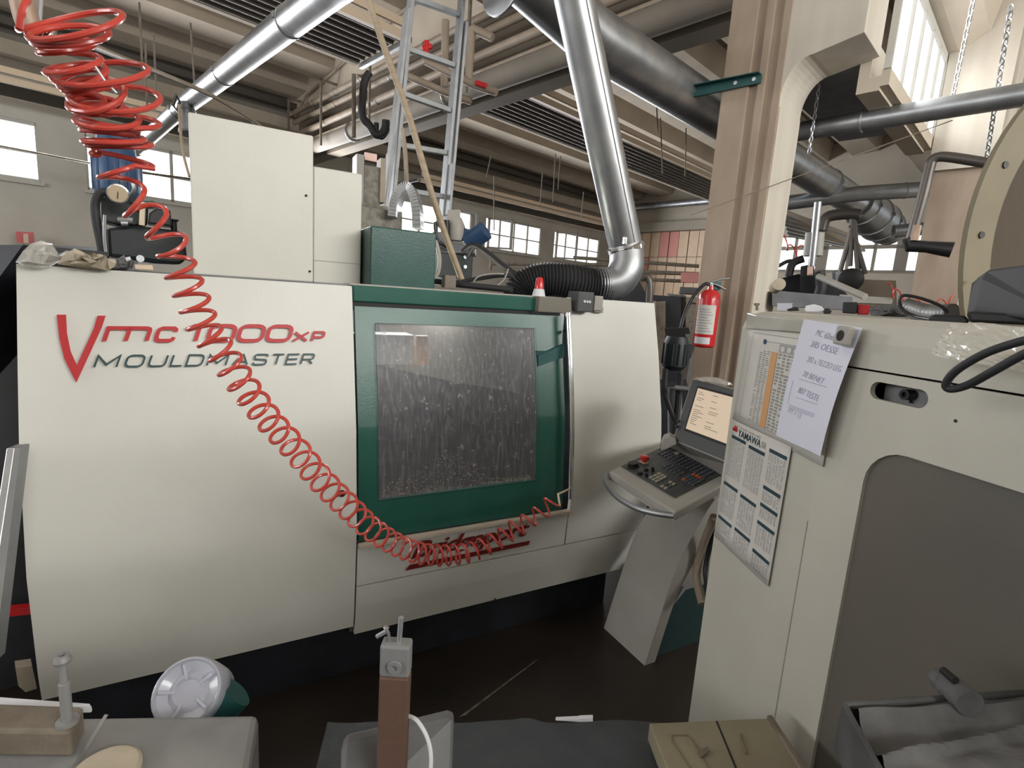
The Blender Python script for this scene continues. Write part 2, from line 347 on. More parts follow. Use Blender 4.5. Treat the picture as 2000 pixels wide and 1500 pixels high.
# sheeted partition: separate sheets
part=sthing('wall_partition',hall(A1,10.2,0))
for r_,(z0,z1) in enumerate(((2.2,3.05),(3.05,3.75),(3.75,4.75))):
    for k in range(13):
        b0=7.5+k*.42; mb=MB(); mb.box(hall,A1-.03-.02*(k%2),A1+.02,b0+.012,b0+.40,z0+.01,z1-.012)
        mt='plasterdk' if (r_==2 and k<30 and z0>3.7 and False) else ('pinksh' if (r_==2 and k in(2,3,8,9) or (r_==1 and k in(11,))) else 'brick')
        obj('sheet',mb,mt,part)
mb=MB(); mb.box(hall,A1+.03,A1+.1,7.4,13,0,4.8); mb.box(hall,A1-.12,A1,7.5,13,2.0,2.2); obj('backing',mb,'rust',part)
# far gable window strip
w_=sthing('window_7',hall(A1,4,3.25)); f=MB()
fb=[7.35,6.5,5.65,4.9,4.2,3.5,2.8,2.1,1.3]
for k,x in enumerate(fb): f.box(hall,A1-.02,A1+.1,x-(.04 if k not in(2,5) else .16),x+(.04 if k not in(2,5) else .16),3.25,4.45)
for z in(3.25,3.98,4.4): f.box(hall,A1-.02,A1+.1,1.3,7.35,z-.03,z+(.09 if z==3.98 else .05))
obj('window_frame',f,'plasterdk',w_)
for k in range(len(fb)-1):
    for z0,z1 in((3.28,3.95),(4.07,4.37)):
        p=MB(); p.box(hall,A1+.04,A1+.06,fb[k+1]+.05,fb[k]-.05,z0,z1); obj('pane',p,'pane',w_)
# right side of the building: clerestory strip, piers, aisle roof
def column(name,a0,b0,w,z1,m1='colm',m2='colw'):
    pass
cw=.5; CA,CB=4.6,1.82
c=sthing('trim_5',hall(CA,CB,0))
mb=MB(); mb.prism([hall(CA,CB+cw,0),hall(CA,CB+.27,0),hall(CA+.03,CB+.262,0),hall(CA+.03,CB+.205,0),hall(CA,CB+.197,0),hall(CA,CB+.135,0),hall(CA+.03,CB+.127,0),hall(CA+.03,CB+.07,0),hall(CA,CB+.062,0),hall(CA,CB+.001,0),hall(CA+cw*.5,CB+.001,0),hall(CA+cw*.5,CB+cw,0)],Z*9)
obj('column_shaft',mb,'colm',c,bevel=.006)
mb=MB()
# corbel: haunch towards -B
zc=3.78; prof=[(CB+.02,3.40),(CB-.002,3.40)]+[(CB-.002-.20*(1-math.cos(R(9*k))),3.45+.29*math.sin(R(9*k))) for k in range(11)]+[(1.29,3.80),(1.29,9),(CB+.02,9)]
mb.prism([hall(CA+.006,q[0],q[1]) for q in prof],dA*(cw-.012))
obj('column_haunch',mb,'colw',c,bevel=.004)
mb=MB(); mb.box(hall,CA+.02,CA+cw-.004,CB-.004,CB+.02,0,3.42); obj('pale_face',mb,'colw',c)  # paler facing carries the light on this side of the column
# gutter soffit slab + clerestory
mb=MB(); mb.box(hall,5.1,7.2,1.42,2.1,3.80,3.95); struct('trim_6',mb,'steelb')
mb=MB(); mb.box(hall,5.1,7.2,1.26,1.42,3.55,3.66); mb.box(hall,5.1,7.2,1.20,1.26,3.58,3.70); mb.box(hall,5.1,7.2,1.34,1.42,3.66,3.95); struct('trim_7',mb,'beam')
w_=sthing('window_8',hall(6.1,1.22,3.7)); f=MB()
for k in range(6):
    x=5.1+k*.42; f.box(hall,x-.016,x+.016,1.2,1.25,3.7,4.45)
f.box(hall,5.1,7.2,1.2,1.25,4.42,4.5); obj('window_frame',f,'wframe',w_)
for k in range(5):
    x=5.1+k*.42; p=MB(); p.box(hall,x+.016,x+.404,1.222,1.232,3.7,4.42); obj('pane',p,'panef',w_)
# concrete head beam over the clerestory
mb=MB(); mb.prism([hall(5.1,1.12,4.5),hall(5.1,1.38,4.5),hall(5.1,1.38,6.5),hall(5.1,.55,6.5),hall(5.1,.9,4.62)],dA*2.1); struct('trim_8',mb,'beam')
mb=MB(); mb.box(hall,7.2,7.62,.74,1.15,0,8); struct('trim_9',mb,'colm',bevel=.01)
mb=MB(); mb.box(hall,7.15,7.2,.66,1.19,3.35,4.9); mb.box(hall,7.2,7.64,.62,.74,0,4.9); struct('trim_10',mb,'colw')
# second clerestory bay beyond
mb=MB(); mb.box(hall,7.62,12,1.0,1.6,3.80,3.95); mb.prism([hall(7.62,.9,4.5),hall(7.62,1.3,4.5),hall(7.62,1.3,6.5),hall(7.62,.4,6.5)],dA*6); mb.box(hall,7.62,16,.55,.7,0,2.9);struct('trim_11',mb,'beam')
w_=sthing('window_9',hall(9,.7,3)); 
for k in range(9):
    x=7.7+k*.5; p=MB(); p.box(hall,x+.02,x+.46,.62,.64,2.95,3.7); obj('pane',p,'panef',w_)
f=MB()
for k in range(10): f.box(hall,7.7+k*.5-.02,7.7+k*.5+.02,.6,.66,2.9,3.75)
obj('window_frame',f,'wframe',w_)
# aisle roof on the right: sloping pale slabs
mb=MB(); mb.hexa([hall(5.1,.9,6.2),hall(18,.9,6.2),hall(18,-8.5,4.9),hall(5.1,-8.5,4.9),hall(5.1,.9,6.4),hall(18,.9,6.4),hall(18,-8.5,5.1),hall(5.1,-8.5,5.1)])
mb.box(hall,8.6,9.0,-8.5,.7,3.9,5.3); struct('ceiling_aisle',mb,'beam')
# right-hand outer wall with its long window (source of the side light)
mb=MB(); mb.box(hall,-9,A1,-8.3,-8,0,3.55); mb.box(hall,-9,A1,-8.3,-8,5.1,7); struct('wall_right',mb,'plaster')
w_=sthing('window_10',hall(3,-8.1,3.55))
for k in range(26):
    x=-6+k*.9; p=MB(); p.box(hall,x+.03,x+.87,-8.12,-8.1,3.58,5.07); obj('pane',p,'pane',w_)
mb=MB(); mb.box(hall,-9.3,-9,-8.3,14.3,0,8); struct('wall_near',mb,'plaster')
mb=MB(); mb.box(hall,-9.3,5.1,-8.3,.9,5.9,6.1); struct('ceiling_near',mb,'beam')
mb=MB(); mb.box(hall,-9.3,CA,.9,1.82,5.5,8.0); struct('trim_12',mb,'beam')
# ================================================================== overhead services
def duct(name,pts,r,label,m='galv',rings=(),cat='duct',seg=28,ringr=1.06,radii=None,group=None,hooks=True):
    t=thing(name,label,cat,Vector(pts[0]),group)
    mb=MB(); mb.tube(pts,r,seg,r_list=radii); obj('pipe',mb,m,t)
    for (i,f_) in rings:
        a,b_=Vector(pts[i]),Vector(pts[i+1]); p=a.lerp(b_,f_); d=(b_-a).normalized(); rr=r if not radii else radii[i]+(radii[i+1]-radii[i])*f_
        q=MB(); q.tube([p-d*.012,p-d*.006,p+d*.006,p+d*.012],rr,seg,r_list=[rr*1.0,rr*ringr,rr*ringr,rr*1.0])
        if hooks:
            e=p+d.cross(Z).normalized()*rr*1.1; q.cyl(e-Z*.02,e+Z*.03,.012,seg=8)
        obj('clamp_ring',q,'galvdull',t)
    return t
# upper-left suction duct (across B at z 3.92)
e0=dep(100,405,11.5); e1=dep(640,-30,3.9)
pts=[hall(1.9,13.4,3.92),hall(1.9,8.9,3.93),hall(1.9,8.3,3.93),hall(1.9,3.6,3.93)]
pts=[P(235,318,11.6),P(352,212,8.85),P(372,196,8.55),P(655,-28,4.4),P(700,-60,3.95)]
duct('suction_duct',pts,.125,'shiny galvanised suction duct crossing the upper left above the white machine box',rings=((0,.30),(0,.42),(0,.97),(2,.36),(2,.80)),radii=[.105,.105,.115,.125,.125])
t=duct('branch_duct',[P(362,205,8.4),P(368,232,8.35),P(370,262,8.3)],.10,'short vertical branch duct hanging from the suction duct behind the white box',rings=((0,.5),(1,.9)))
# big silver duct on the right, along A, passing behind the column
q0,q1,q2,q3=dep(1040,-75,3.45),dep(1180,60,3.9),dep(1600,335,6.8),dep(1690,395,7.7)
off=dB*.12
duct('main_duct',[q0+off-(q1-q0)*2,q1+off,q2+off,q3+off],.2,'large galvanised main duct running behind the concrete column towards the far hall',rings=((1,-.2),(1,.52),(2,.35)))
q4=dep(1755,450,8.6)+off
duct('main_duct_end',[q3+off,q3.lerp(q4,.6)+off*.4,q4],.3,'fatter end section of the main duct with stepped rings near the far windows',m='galvdull',rings=((0,.25),(0,.75),(1,.2),(1,.7)),radii=[.24,.30,.24])
# near inclined duct from elbow to top
g0=P(1222,482,3.15); g1=P(1113,-40,2.75)
t=thing('extraction_duct','shiny galvanised extraction duct leaning up from the corrugated hose on the machine','duct',P(1215,560,3.1))
mb=MB(); mb.tube([g0,g1],.094,32); obj('pipe',mb,'galv',t)
mb=MB(); ax=(g1-g0).normalized(); sd=(-P(0,0,1)+P(2000,0,1)).normalized(); mb.tube([g0+sd*.03-fw*.092,g1+sd*.03-fw*.092],.005,6); obj('seam',mb,'galvdull',t)
el=[g0,P(1224,500,3.14),P(1222,525,3.12),P(1208,548,3.1),P(1185,556,3.08),P(1160,557,3.06)]
mb=MB(); mb.tube(el,.098,28,sub=5); obj('elbow',mb,'galvdull',t)
mb=MB(); mb.tube([g0-ax*.02,g0-ax*.012,g0+ax*.012,g0+ax*.02],.1,28,r_list=[.098,.108,.108,.098]); mb.cyl(g0-fw*.115-sd*.03-Z*.015,g0-fw*.115-sd*.03+Z*.02,.014,seg=10); obj('clamp_ring',mb,'chrome',t)
# corrugated hose
t=thing('corrugated_hose','thick black corrugated hose lying on the machine top, joined to the silver elbow','hose',P(1100,575,3))
cp=smoothpath([P(1010,590,2.95),P(1022,562,2.95),P(1055,548,2.95),P(1100,548,2.97),P(1150,556,3.03),P(1185,557,3.08)],16)
mb=MB(); mb.tube(cp,.085,22,r_list=[.085 if k%2 else .098 for k in range(len(cp))]); obj('hose_body',mb,'rubber',t,flat=False)
# pipe bundle along B at a~5.15
BG='horizontal pipes of the bundle crossing under the ceiling'
def pipeB(name,z,a,b0,b1,r,label,m='pipew',rings=()):
    return duct(name,[hall(a,b0,z),hall(a,b1,z)],r,label,m,rings=[(0,x) for x in rings],cat='pipe',group=BG,seg=16,hooks=False,ringr=1.25)
pipeB('lagged_pipe',5.62,5.15,13.0,2.4,.055,'topmost beige pipe of the bundle under the pitched beam',rings=(.1,.2,.3,.5,.7))
pipeB('lagged_pipe',5.38,5.13,12.9,2.4,.055,'second beige pipe from the top of the bundle',rings=(.2,.4,.6))
pipeB('lagged_pipe',5.08,5.10,12.7,2.4,.06,'third beige pipe of the bundle, below the paired upper pipes',rings=(.35,.8))
pipeB('lagged_pipe',4.92,5.20,12.7,2.4,.04,'thin lowest beige pipe of the bundle, above the wide grey duct')
pipeB('wide_duct',4.78,5.25,12.9,2.4,.15,'wide dull grey duct running lowest under the pipe bundle','dullduct',rings=(.25,.55))
mb=MB()
for b_ in(12.9,11.2,9.2,6.4): 
    mb.box(hall,4.98,5.02,b_-.02,b_+.02,4.6,5.9); mb.box(hall,4.98,5.35,b_-.02,b_+.02,5.86,5.9)
tag(obj('pipe_hanger',mb,'rust'),'rusty flat steel hangers carrying the pipe bundle','hanger')
# conduit following the pitched beam
mb=MB(); mb.tube([hall(5.2,13.0,5.55),hall(5.28,12.6,5.95),hall(5.28,9,rise(9)-.02),hall(5.28,3,rise(3)-.02)],.025,8); tag(obj('conduit',mb,'pipew'),'thin pale conduit climbing along the pitched concrete beam','conduit')
mb=MB(); mb.tube([P(722,142,6.8),P(712,160,6.8),P(708,195,6.8),P(708,228,6.8),P(722,245,6.8),P(733,262,6.8),P(745,262,6.8),P(752,250,6.8),P(753,235,6.8)],.045,10,sub=5); tag(obj('looped_hose',mb,'rubber'),'black hose looping down from the pipe bundle left of the ladder','hose')
mb=MB(); mb.tube([P(735,240,6.8),P(736,258,6.8),P(745,268,6.8),P(755,255,6.8),P(756,235,6.8)],.03,8,sub=4); tag(obj('looped_hose',mb,'rubber'),'smaller black hose loop at the ladder foot of the pipe bundle','hose')
mb=MB(); mb.tube([P(691,268,6.9),P(691,145,6.9),P(708,150,6.9)],.025,8); tag(obj('red_bracket',mb,'rust'),'thin reddish bracket rod standing in front of the pipe bundle','bracket')
# vertical & cross pipes near the ladder
t=thing('branch_pipe','beige pipework of risers and cross pipes with red valve beside the ladder','pipe',hall(4.6,6,4.9))
mb=MB(); mb.tube([P(922,55,6.6),P(915,160,6.6)],.045,12); mb.tube([P(922,55,6.6),P(962,74,6.5)],.045,12); obj('riser',mb,'pipew',t)
mb=MB(); mb.tube([P(870,40,6.8),P(868,170,6.8)],.045,12); obj('riser',mb,'pipew',t)
mb=MB(); mb.tube([P(832,120,6.6),P(930,168,6.3),P(970,180,6.2)],.04,12); obj('cross_pipe',mb,'pipew',t)
mb=MB(); mb.tube([P(765,135,6.9),P(870,180,6.6),P(920,198,6.5)],.04,12); obj('cross_pipe',mb,'pipew',t)
mb=MB(); mb.cyl(P(833,80,6.5),P(833,112,6.5),.03,seg=8); mb.cyl(P(825,95,6.5),P(843,90,6.5),.03,seg=8); mb.cyl(P(930,162,6.25),P(950,168,6.2),.03,seg=8); obj('valve',mb,'redpaint',t,label='red valve')
# radiant heating panels
def rpanel(name,a0,a1,b0,b1,z,label,n=8):
    t=thing(name,label,'heating panel',hall((a0+a1)/2,(b0+b1)/2,z),'ceiling radiant heating panels')
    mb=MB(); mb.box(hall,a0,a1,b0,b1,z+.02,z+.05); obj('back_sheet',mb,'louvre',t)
    for k in range(n):
        x=b0+(k+.5)*(b1-b0)/n; mb=MB(); mb.cyl(hall(a0,x,z+.012),hall(a1,x,z+.012),.018,seg=8); obj('radiant_tube',mb,'louvrel',t)
    for x,zz in((b0,.0),(b1,0)):
        mb=MB(); mb.box(hall,a0,a1,x-.04,x+.04,z-.01,z+.09); 
        obj('side_rail',mb,'cream' if x==b0 else 'ribm',t)
    mb=MB(); mb.box(hall,a0,a1,b0-.09,b0-.05,z+.12,z+.22); obj('upper_rail',mb,'cream',t)
    for x in(a0-.12,a1+.06): mb=MB(); mb.box(hall,x,x+.06,b0-.05,b1+.05,z-.02,z+.05); obj('header_bar',mb,'galvdull',t)
    return t
rpanel('radiant_panel',-8,4.05,6.6,7.85,5.02,'ribbed radiant heating panel hanging above the ladder top, near the ceiling beam')
rpanel('radiant_panel',6.1,15.5,6.6,7.85,5.02,'ribbed radiant heating panel behind the leaning silver duct')
rpanel('radiant_panel',-8,4.9,12.3,13.3,4.62,'ribbed radiant heating panel along the rear wall above the left windows')
rpanel('radiant_panel',8.2,18,12.3,13.3,4.62,'ribbed radiant heating panel along the rear wall above the middle windows')
t=thing('radiant_panel','pale ribbed radiant heating panel seen low between the columns over the far machines','heating panel',P(1600,470,9),'ceiling radiant heating panels')
cs=[P(1525,412,8.5),P(1540,462,9.8),P(1690,492,14),P(1660,460,12.5)]
mb=MB(); mb.prism(cs,Z*.04); obj('back_sheet',mb,'ribm',t)
for k in range(6):
    f_=(k+.5)/6; mb=MB(); mb.cyl(cs[0].lerp(cs[1],f_)-Z*.01,cs[3].lerp(cs[2],f_)-Z*.01,.02,seg=6); obj('radiant_tube',mb,'galvdull',t)
# suspension wires / rods
wires=[((272,5),(278,135),9),((300,65),(306,200),9),((284,85),(287,205),9),((372,45),(380,170),9),((960,300),(950,345),12),((1085,300),(1080,395),12),((1060,335),(1055,400),12),((1140,375),(1135,430),13),((965,345),(965,450),12),((1280,150),(1285,260),11),((1290,230),(1294,340),12),((1340,250),(1338,345),12),((1095,305),(1090,370),12)]
WL=['above the upper left cable, nearest the duct','between the duct and the red coil, topmost','left of the pair over the suction duct','just above the middle of the suction duct','behind the right ladder rail, short','left of the silver duct, over the cream eave beam','beside the longest one left of the silver duct','near the right end of the rear windows','hanging down to the third rear window','in front of the dark ribs right of the silver duct','dropping past the end of the ribbed panel','close to the column, beside the ribbed panel','over the eave beam left of the far gable']
for wi,(a,b_,D) in enumerate(wires):
    mb=MB(); mb.cyl(P(*a,D),P(*b_,D),.012,seg=6); tag(obj('hanger_rod',mb,'rust'),'thin rusty suspension rod '+WL[wi],'rod','thin suspension rods hanging from the ceiling')
# grey pipe through gable area + right aisle pipes
duct('vent_pipe',[hall(19,14,5.72),hall(19,9.0,5.72)],.13,'grey vent pipe in front of the far gable beside the leaning duct','galvdull',rings=((0,.4),(0,.8)),cat='pipe',hooks=False)
duct('overhead_pipe',[hall(5.6,2.35,3.49),hall(5.6,-.9,3.49)],.085,'grey overhead pipe running from the big column to the top right corner','galvdull',rings=((0,.27),),cat='pipe',hooks=False,ringr=1.12)
duct('overhead_pipe',[P(1525,398,8.6),P(1680,378,8.8),P(1990,358,9.4)],.1,'second grey overhead pipe, lower, crossing the stepped duct','galvdull',rings=((1,.3),),cat='pipe',hooks=False)
duct('overhead_pipe',[P(1745,452,9.6),P(1900,438,9.9)],.09,'third grey overhead pipe just left of the wooden reel','galvdull',cat='pipe',hooks=False)
# arched black pipe near reel
t=thing('bent_pipe','dark bent pipe with copper joint rising beside the second column','pipe',P(1775,480,4))
mb=MB(); mb.tube([P(1778,470,4),P(1800,390,4),P(1815,330,4),P(1822,312,4),P(1845,306,4),P(1925,318,4)],.028,12,sub=4); obj('pipe',mb,'piped',t)
mb=MB(); mb.cyl(P(1785,470,3.97),P(1792,440,3.97),.022,seg=8); obj('joint',mb,'copper',t,label='copper joint')
mb=MB(); mb.tube([P(1775,465,4),P(1778,480,4),P(1810,482,4),P(1860,488,4)],.034,12,r_list=[.035,.04,.034,.045]); obj('coupling',mb,'black',t)
# chains
def chain(a,b_,D0,D1,label):
    p,q=P(*a,D0),P(*b_,D1); n=int((p-q).length/.045); mb=MB()
    for k in range(n):
        c_=p.lerp(q,(k+.5)/n); d=(q-p).normalized(); s_=(cr if k%2 else fw)
        s_=(s_-d*s_.dot(d)).normalized()
        mb.tube([c_+d*.03*math.cos(x)+s_*.013*math.sin(x) for x in [2*math.pi*i/8 for i in range(8)]],.0055,5,closed=True)
    return tag(obj('chain',mb,'alu'),label,'chain','chains holding the overhead pipe')
chain((1902,-5),(1858,200),5.6,6.3,'steel chain hanging down to the overhead pipe at upper right')
chain((1975,10),(1925,320),5.2,6.2,'steel chain at the far right behind the overhead pipe')
chain((1604,140),(1580,300),5.6,5.8,'steel chain hanging close to the right side of the big column')
mb=MB(); mb.cyl(P(1350,420,4.4),P(1860,235,5.8),.004,seg=5); tag(obj('wire',mb,'rust'),'thin wire stretched across the column towards the clerestory','wire')
# teal bracket on column
t=thing('wall_bracket','teal steel angle bracket bolted to the column under the main duct','bracket',hall(4.57,2.0,3.6))
zb=3.57
b1_=onp(1325,185,dA*4.57,dA).dot(dB); z1_=onp(1325,185,dA*4.57,dA).z; qq=onp(1485,152,dA*4.57,dA); b0_=qq.dot(dB); z0_=qq.z
mb=MB(); mb.prism([hall(4.575,b0_,z0_-.035),hall(4.575,b1_,z1_-.045),hall(4.575,b1_,z1_+.045),hall(4.575,b0_,z0_+.035)],dA*.02)
mb.prism([hall(4.575,b0_,z0_+.03),hall(4.575,b1_,z1_+.04),hall(4.85,b1_,z1_+.04),hall(4.85,b0_,z0_+.03)] if False else [hall(4.52,b0_,z0_+.028),hall(4.52,b1_,z1_+.038),hall(4.52,b1_,z1_+.045),hall(4.52,b0_,z0_+.035)],dA*.06)
obj('angle_bar',mb,'teal',t)
for f_ in(.07,.28):
    p=hall(4.565,b0_+(b1_-b0_)*f_,z0_+(z1_-z0_)*f_); mb=MB(); mb.cyl(p,p+dA*.02,.016,seg=10); obj('bolt',mb,'alu',t)
# ================================================================== MILLING MACHINE
prof=[(0,-2.10),(0.2,-2.10),(0.4,-2.07),(0.77,-2.05),(1.18,-2.09),(1.42,-2.14),(1.78,-2.22),(2,-2.22)]
def nz(z):
    for i in range(len(prof)-1):
        if z<=prof[i+1][0]:
            a,b_=prof[i],prof[i+1]; return a[1]+(b_[1]-a[1])*(z-a[0])/(b_[0]-a[0])
    return -2.22
def S(x,y,off=0):
    n=-2.1
    for _ in range(40):
        q=onp(x,y,nM*n,nM); n=.5*n+.5*(nz(q.z)+off)
    return q.dot(dM),q.z
mach=thing('machining_centre','large cream milling machine with green sliding door and red lettering','machine',mac(.7,-2.2,0))
def panel(name,ml,mr,z0,z1,m,extra=(),off=0,parent=mach,solid=.02,hole=None,ncol=10):
    zs=sorted(set([z0,z1]+[p[0] for p in prof if z0<p[0]<z1]+list(extra)+[z0+(z1-z0)*k/14 for k in range(1,14)]))
    us=[k/ncol for k in range(ncol+1)]
    if hole:
        h0,h1,hz0,hz1=hole; zs=sorted(set(zs+[hz0,hz1])); W=lambda z:(ml(z),mr(z))
        us=sorted(set([0,1,(h0-ml(1))/(mr(1)-ml(1)),(h1-ml(1))/(mr(1)-ml(1))]))
    mb=MB()
    def fn(i,j):
        z=zs[j]; a,b_=ml(z),mr(z); return mac(a+(b_-a)*us[i],nz(z)+off,z)
    sk=None
    if hole: sk=lambda i,j: i==1 and zs[j]>=hole[2]-1e-6 and zs[j+1]<=hole[3]+1e-6
    mb.grid(fn,len(us),len(zs),sk,smooth=True)
    thicken(mb,nM*-solid)
    return obj(name,mb,m,parent)
K=lambda v:(lambda z:v)
zbot=lambda m:.316-(m+.582)*.0235
rt=sorted([S(1278,592)[::-1],S(1283,640)[::-1],S(1290,780)[::-1],S(1291,870)[::-1],S(1278,940)[::-1],S(1225,1100)[::-1]])
rt=[(z,m) for z,m in rt]
def mR(z):
    r_=[(1.3,S(1290,770)[0]),(1.0,S(1291,870)[0])]
    pts=[(.25,1.975),(.55,2.035),(1.0,S(1291,880)[0]),(1.25,S(1290,780)[0]),(1.5,S(1286,690)[0]),(1.77,S(1278,594)[0])]
    if z<=pts[0][0]: return pts[0][1]
    for i in range(5):
        if z<=pts[i+1][0]:
            a,b_=pts[i],pts[i+1]; return a[1]+(b_[1]-a[1])*(z-a[0])/(b_[0]-a[0])
    return pts[-1][1]
panel('left_cover',K(-.582),K(.446),.305,1.752,'white')
panel('lower_cover',K(.452),mR,.262,.498,'white')
panel('sill_cover',K(.452),K(1.508),.504,.688,'white',ncol=6)
panel('right_cover',K(1.516),mR,.504,1.768,'white')
mb=MB(); mb.box(mac,.455,1.51,-2.06,-2.03,.688,.70); obj('door_sill',mb,'ribm',mach)
# body behind
mb=MB()
mb.box(mac,-.575,-.55,-4.2,-2.25,.02,1.74); mb.box(mac,1.93,1.955,-4.2,-2.25,.02,1.75); mb.box(mac,-.575,1.955,-4.22,-4.2,.02,1.74)
mb.box(mac,-.575,.62,-4.2,-2.245,1.735,1.757); mb.box(mac,1.25,1.95,-4.2,-2.245,1.735,1.757); mb.box(mac,.62,1.25,-2.62,-2.245,1.735,1.757); mb.box(mac,.62,1.25,-4.2,-3.6,1.735,1.757)
mb.box(mac,-.55,1.93,-4.2,-2.13,.5,.52)
mb.box(mac,-.57,.44,-2.29,-2.25,.1,1.735); mb.box(mac,1.52,1.93,-2.29,-2.25,.1,1.735); mb.box(mac,.44,1.52,-2.2,-2.13,.25,.70)
obj('enclosure_body',mb,'interior',mach)
for nm_,f_ in(('left_return',lambda z:-.582),('right_return',mR)):
    zs_=[.3+k*.1445 for k in range(11)]; mb=MB()
    mb.grid(lambda i,j:mac(f_(zs_[j])-(0 if nm_=='left_return' else .001),(nz(zs_[j])-.005) if i==0 else -2.3,zs_[j]),2,11,smooth=True); thicken(mb,dM*(.002 if nm_=='left_return' else -.002)); obj(nm_,mb,'white',mach)
mb=MB(); mb.box(mac,-.55,1.93,-4.1,-2.2,0,.33); obj('plinth',mb,'navy',mach)
# header above the door
mb=MB(); mb.box(mac,.449,1.335,-2.30,-2.205,1.69,1.757); obj('header_cover',mb,'green',mach,bevel=.006)
mb=MB(); mb.box(mac,.449,1.30,-2.25,-2.215,1.655,1.69); obj('door_rail',mb,'dark',mach)
mb=MB(); mb.box(mac,.44,1.74,-2.36,-2.235,1.757,1.764); obj('top_strip',mb,'kgrey',mach)
# door
h0,h1=.537,1.312; hz0,hz1=.873,1.606
door=panel('door',K(.457),K(1.475),.703,1.672,'green',off=-.015,hole=(h0,h1,hz0,hz1))
mb=MB(); mb.grid(lambda i,j:mac(h0-.004+(h1-h0+.008)*i,nz(hz0+(hz1-hz0)*j/10)-.018,hz0+(hz1-hz0)*j/10),2,11,smooth=True)
o=obj('window_pane',mb,'glass',door)
mb=MB()
for (a,b_,c_,d_) in((h0-.002,h0,hz0,hz1),(h1,h1+.002,hz0,hz1)):
    mb.grid(lambda i,j:mac(a if i==0 else b_,nz(c_+(d_-c_)*j/10)-.001,c_+(d_-c_)*j/10),2,11)
for z_ in(hz0-.002,hz1): mb.grid(lambda i,j:mac(h0 if i==0 else h1,nz(z_)-.001,z_+.002*j),2,2)
obj('window_gasket',mb,'dark',door)
mb=MB(); mb.box(mac,1.32,1.46,-2.19,-2.165,1.43,1.50); mb.hexa([mac(1.325,-2.172,1.425),mac(1.47,-2.172,1.47),mac(1.47,-2.15,1.47),mac(1.325,-2.15,1.425),mac(1.325,-2.178,1.48),mac(1.47,-2.178,1.535),mac(1.47,-2.155,1.535),mac(1.325,-2.155,1.48)]); obj('door_stop',mb,'teal',door)
hp=[mac(1.478,nz(z)+.045,z) for z in(.78,.9,1.1,1.3,1.5,1.69)]
mb=MB(); mb.tube(hp,.014,12); obj('door_handle',mb,'chrome',mach)
mb=MB(); mb.tube([mac(1.478,nz(.85),.85),mac(1.478,nz(.85)+.045,.85)],.008,8); mb.tube([mac(1.478,nz(1.6),1.6),mac(1.478,nz(1.6)+.045,1.6)],.008,8); obj('handle_bracket',mb,'black',mach)
# debris along the window foot
mb=MB()
for k in range(900):
    u=random.random(); x=h0+.02+(h1-h0-.04)*u; hh=.10*math.exp(-((u-.38)/.22)**2)+.03*math.exp(-((u-.05)/.1)**2)+.012
    z=hz0+.008+random.random()**1.8*hh*1.4; s_=random.uniform(.0015,.005)
    a=random.random()*3.14; n_=nz(z)-.018
    p=lambda dx,dz:mac(x+dx,n_,z+dz)
    mb.quad(p(s_*math.cos(a),s_*math.sin(a)),p(-s_*.5*math.sin(a),s_*.5*math.cos(a)),p(-s_*math.cos(a),-s_*math.sin(a)),p(s_*.5*math.sin(a),-s_*.5*math.cos(a)))
o=obj('chips',mb,mat('coolant_chips',(.22,.21,.12),.6,c2=(.30,.30,.27),scale=40),door); o['kind']='stuff'
# inside: spindle head with label
mb=MB(); mb.box(mac,.55,.83,-2.75,-2.6,1.37,1.52); obj('white_guard',mb,'box',mach)
mb=MB(); mb.box(mac,.84,.90,-2.61,-2.58,1.37,1.52); obj('warning_plate',mb,mat('orange_plate',(.75,.33,.06),.5),mach,label='orange warning plate seen through the window')
mb=MB(); mb.prism([mac(.70,-2.85,1.62),mac(1.6,-2.85,1.62),mac(1.6,-2.85,1.15),mac(1.2,-2.85,1.22),mac(.75,-2.85,1.32)],nM*-.5); obj('spindle_head',mb,mat('olive_casting',(.34,.33,.26),.5),mach)
# caps and holes
for (x,y) in((667,962),(965,1168)):
    m_,z_=S(x,y); mb=MB(); c_=mac(m_,nz(z_)+.012,z_); mb.lathe([(.014,0),(.014,.006),(.009,.012),(0,.013)] if y==962 else [(.005,0),(.004,.002),(0,.002)],c_-nM*.004,nM,14); obj('cap',mb,'dark',mach)
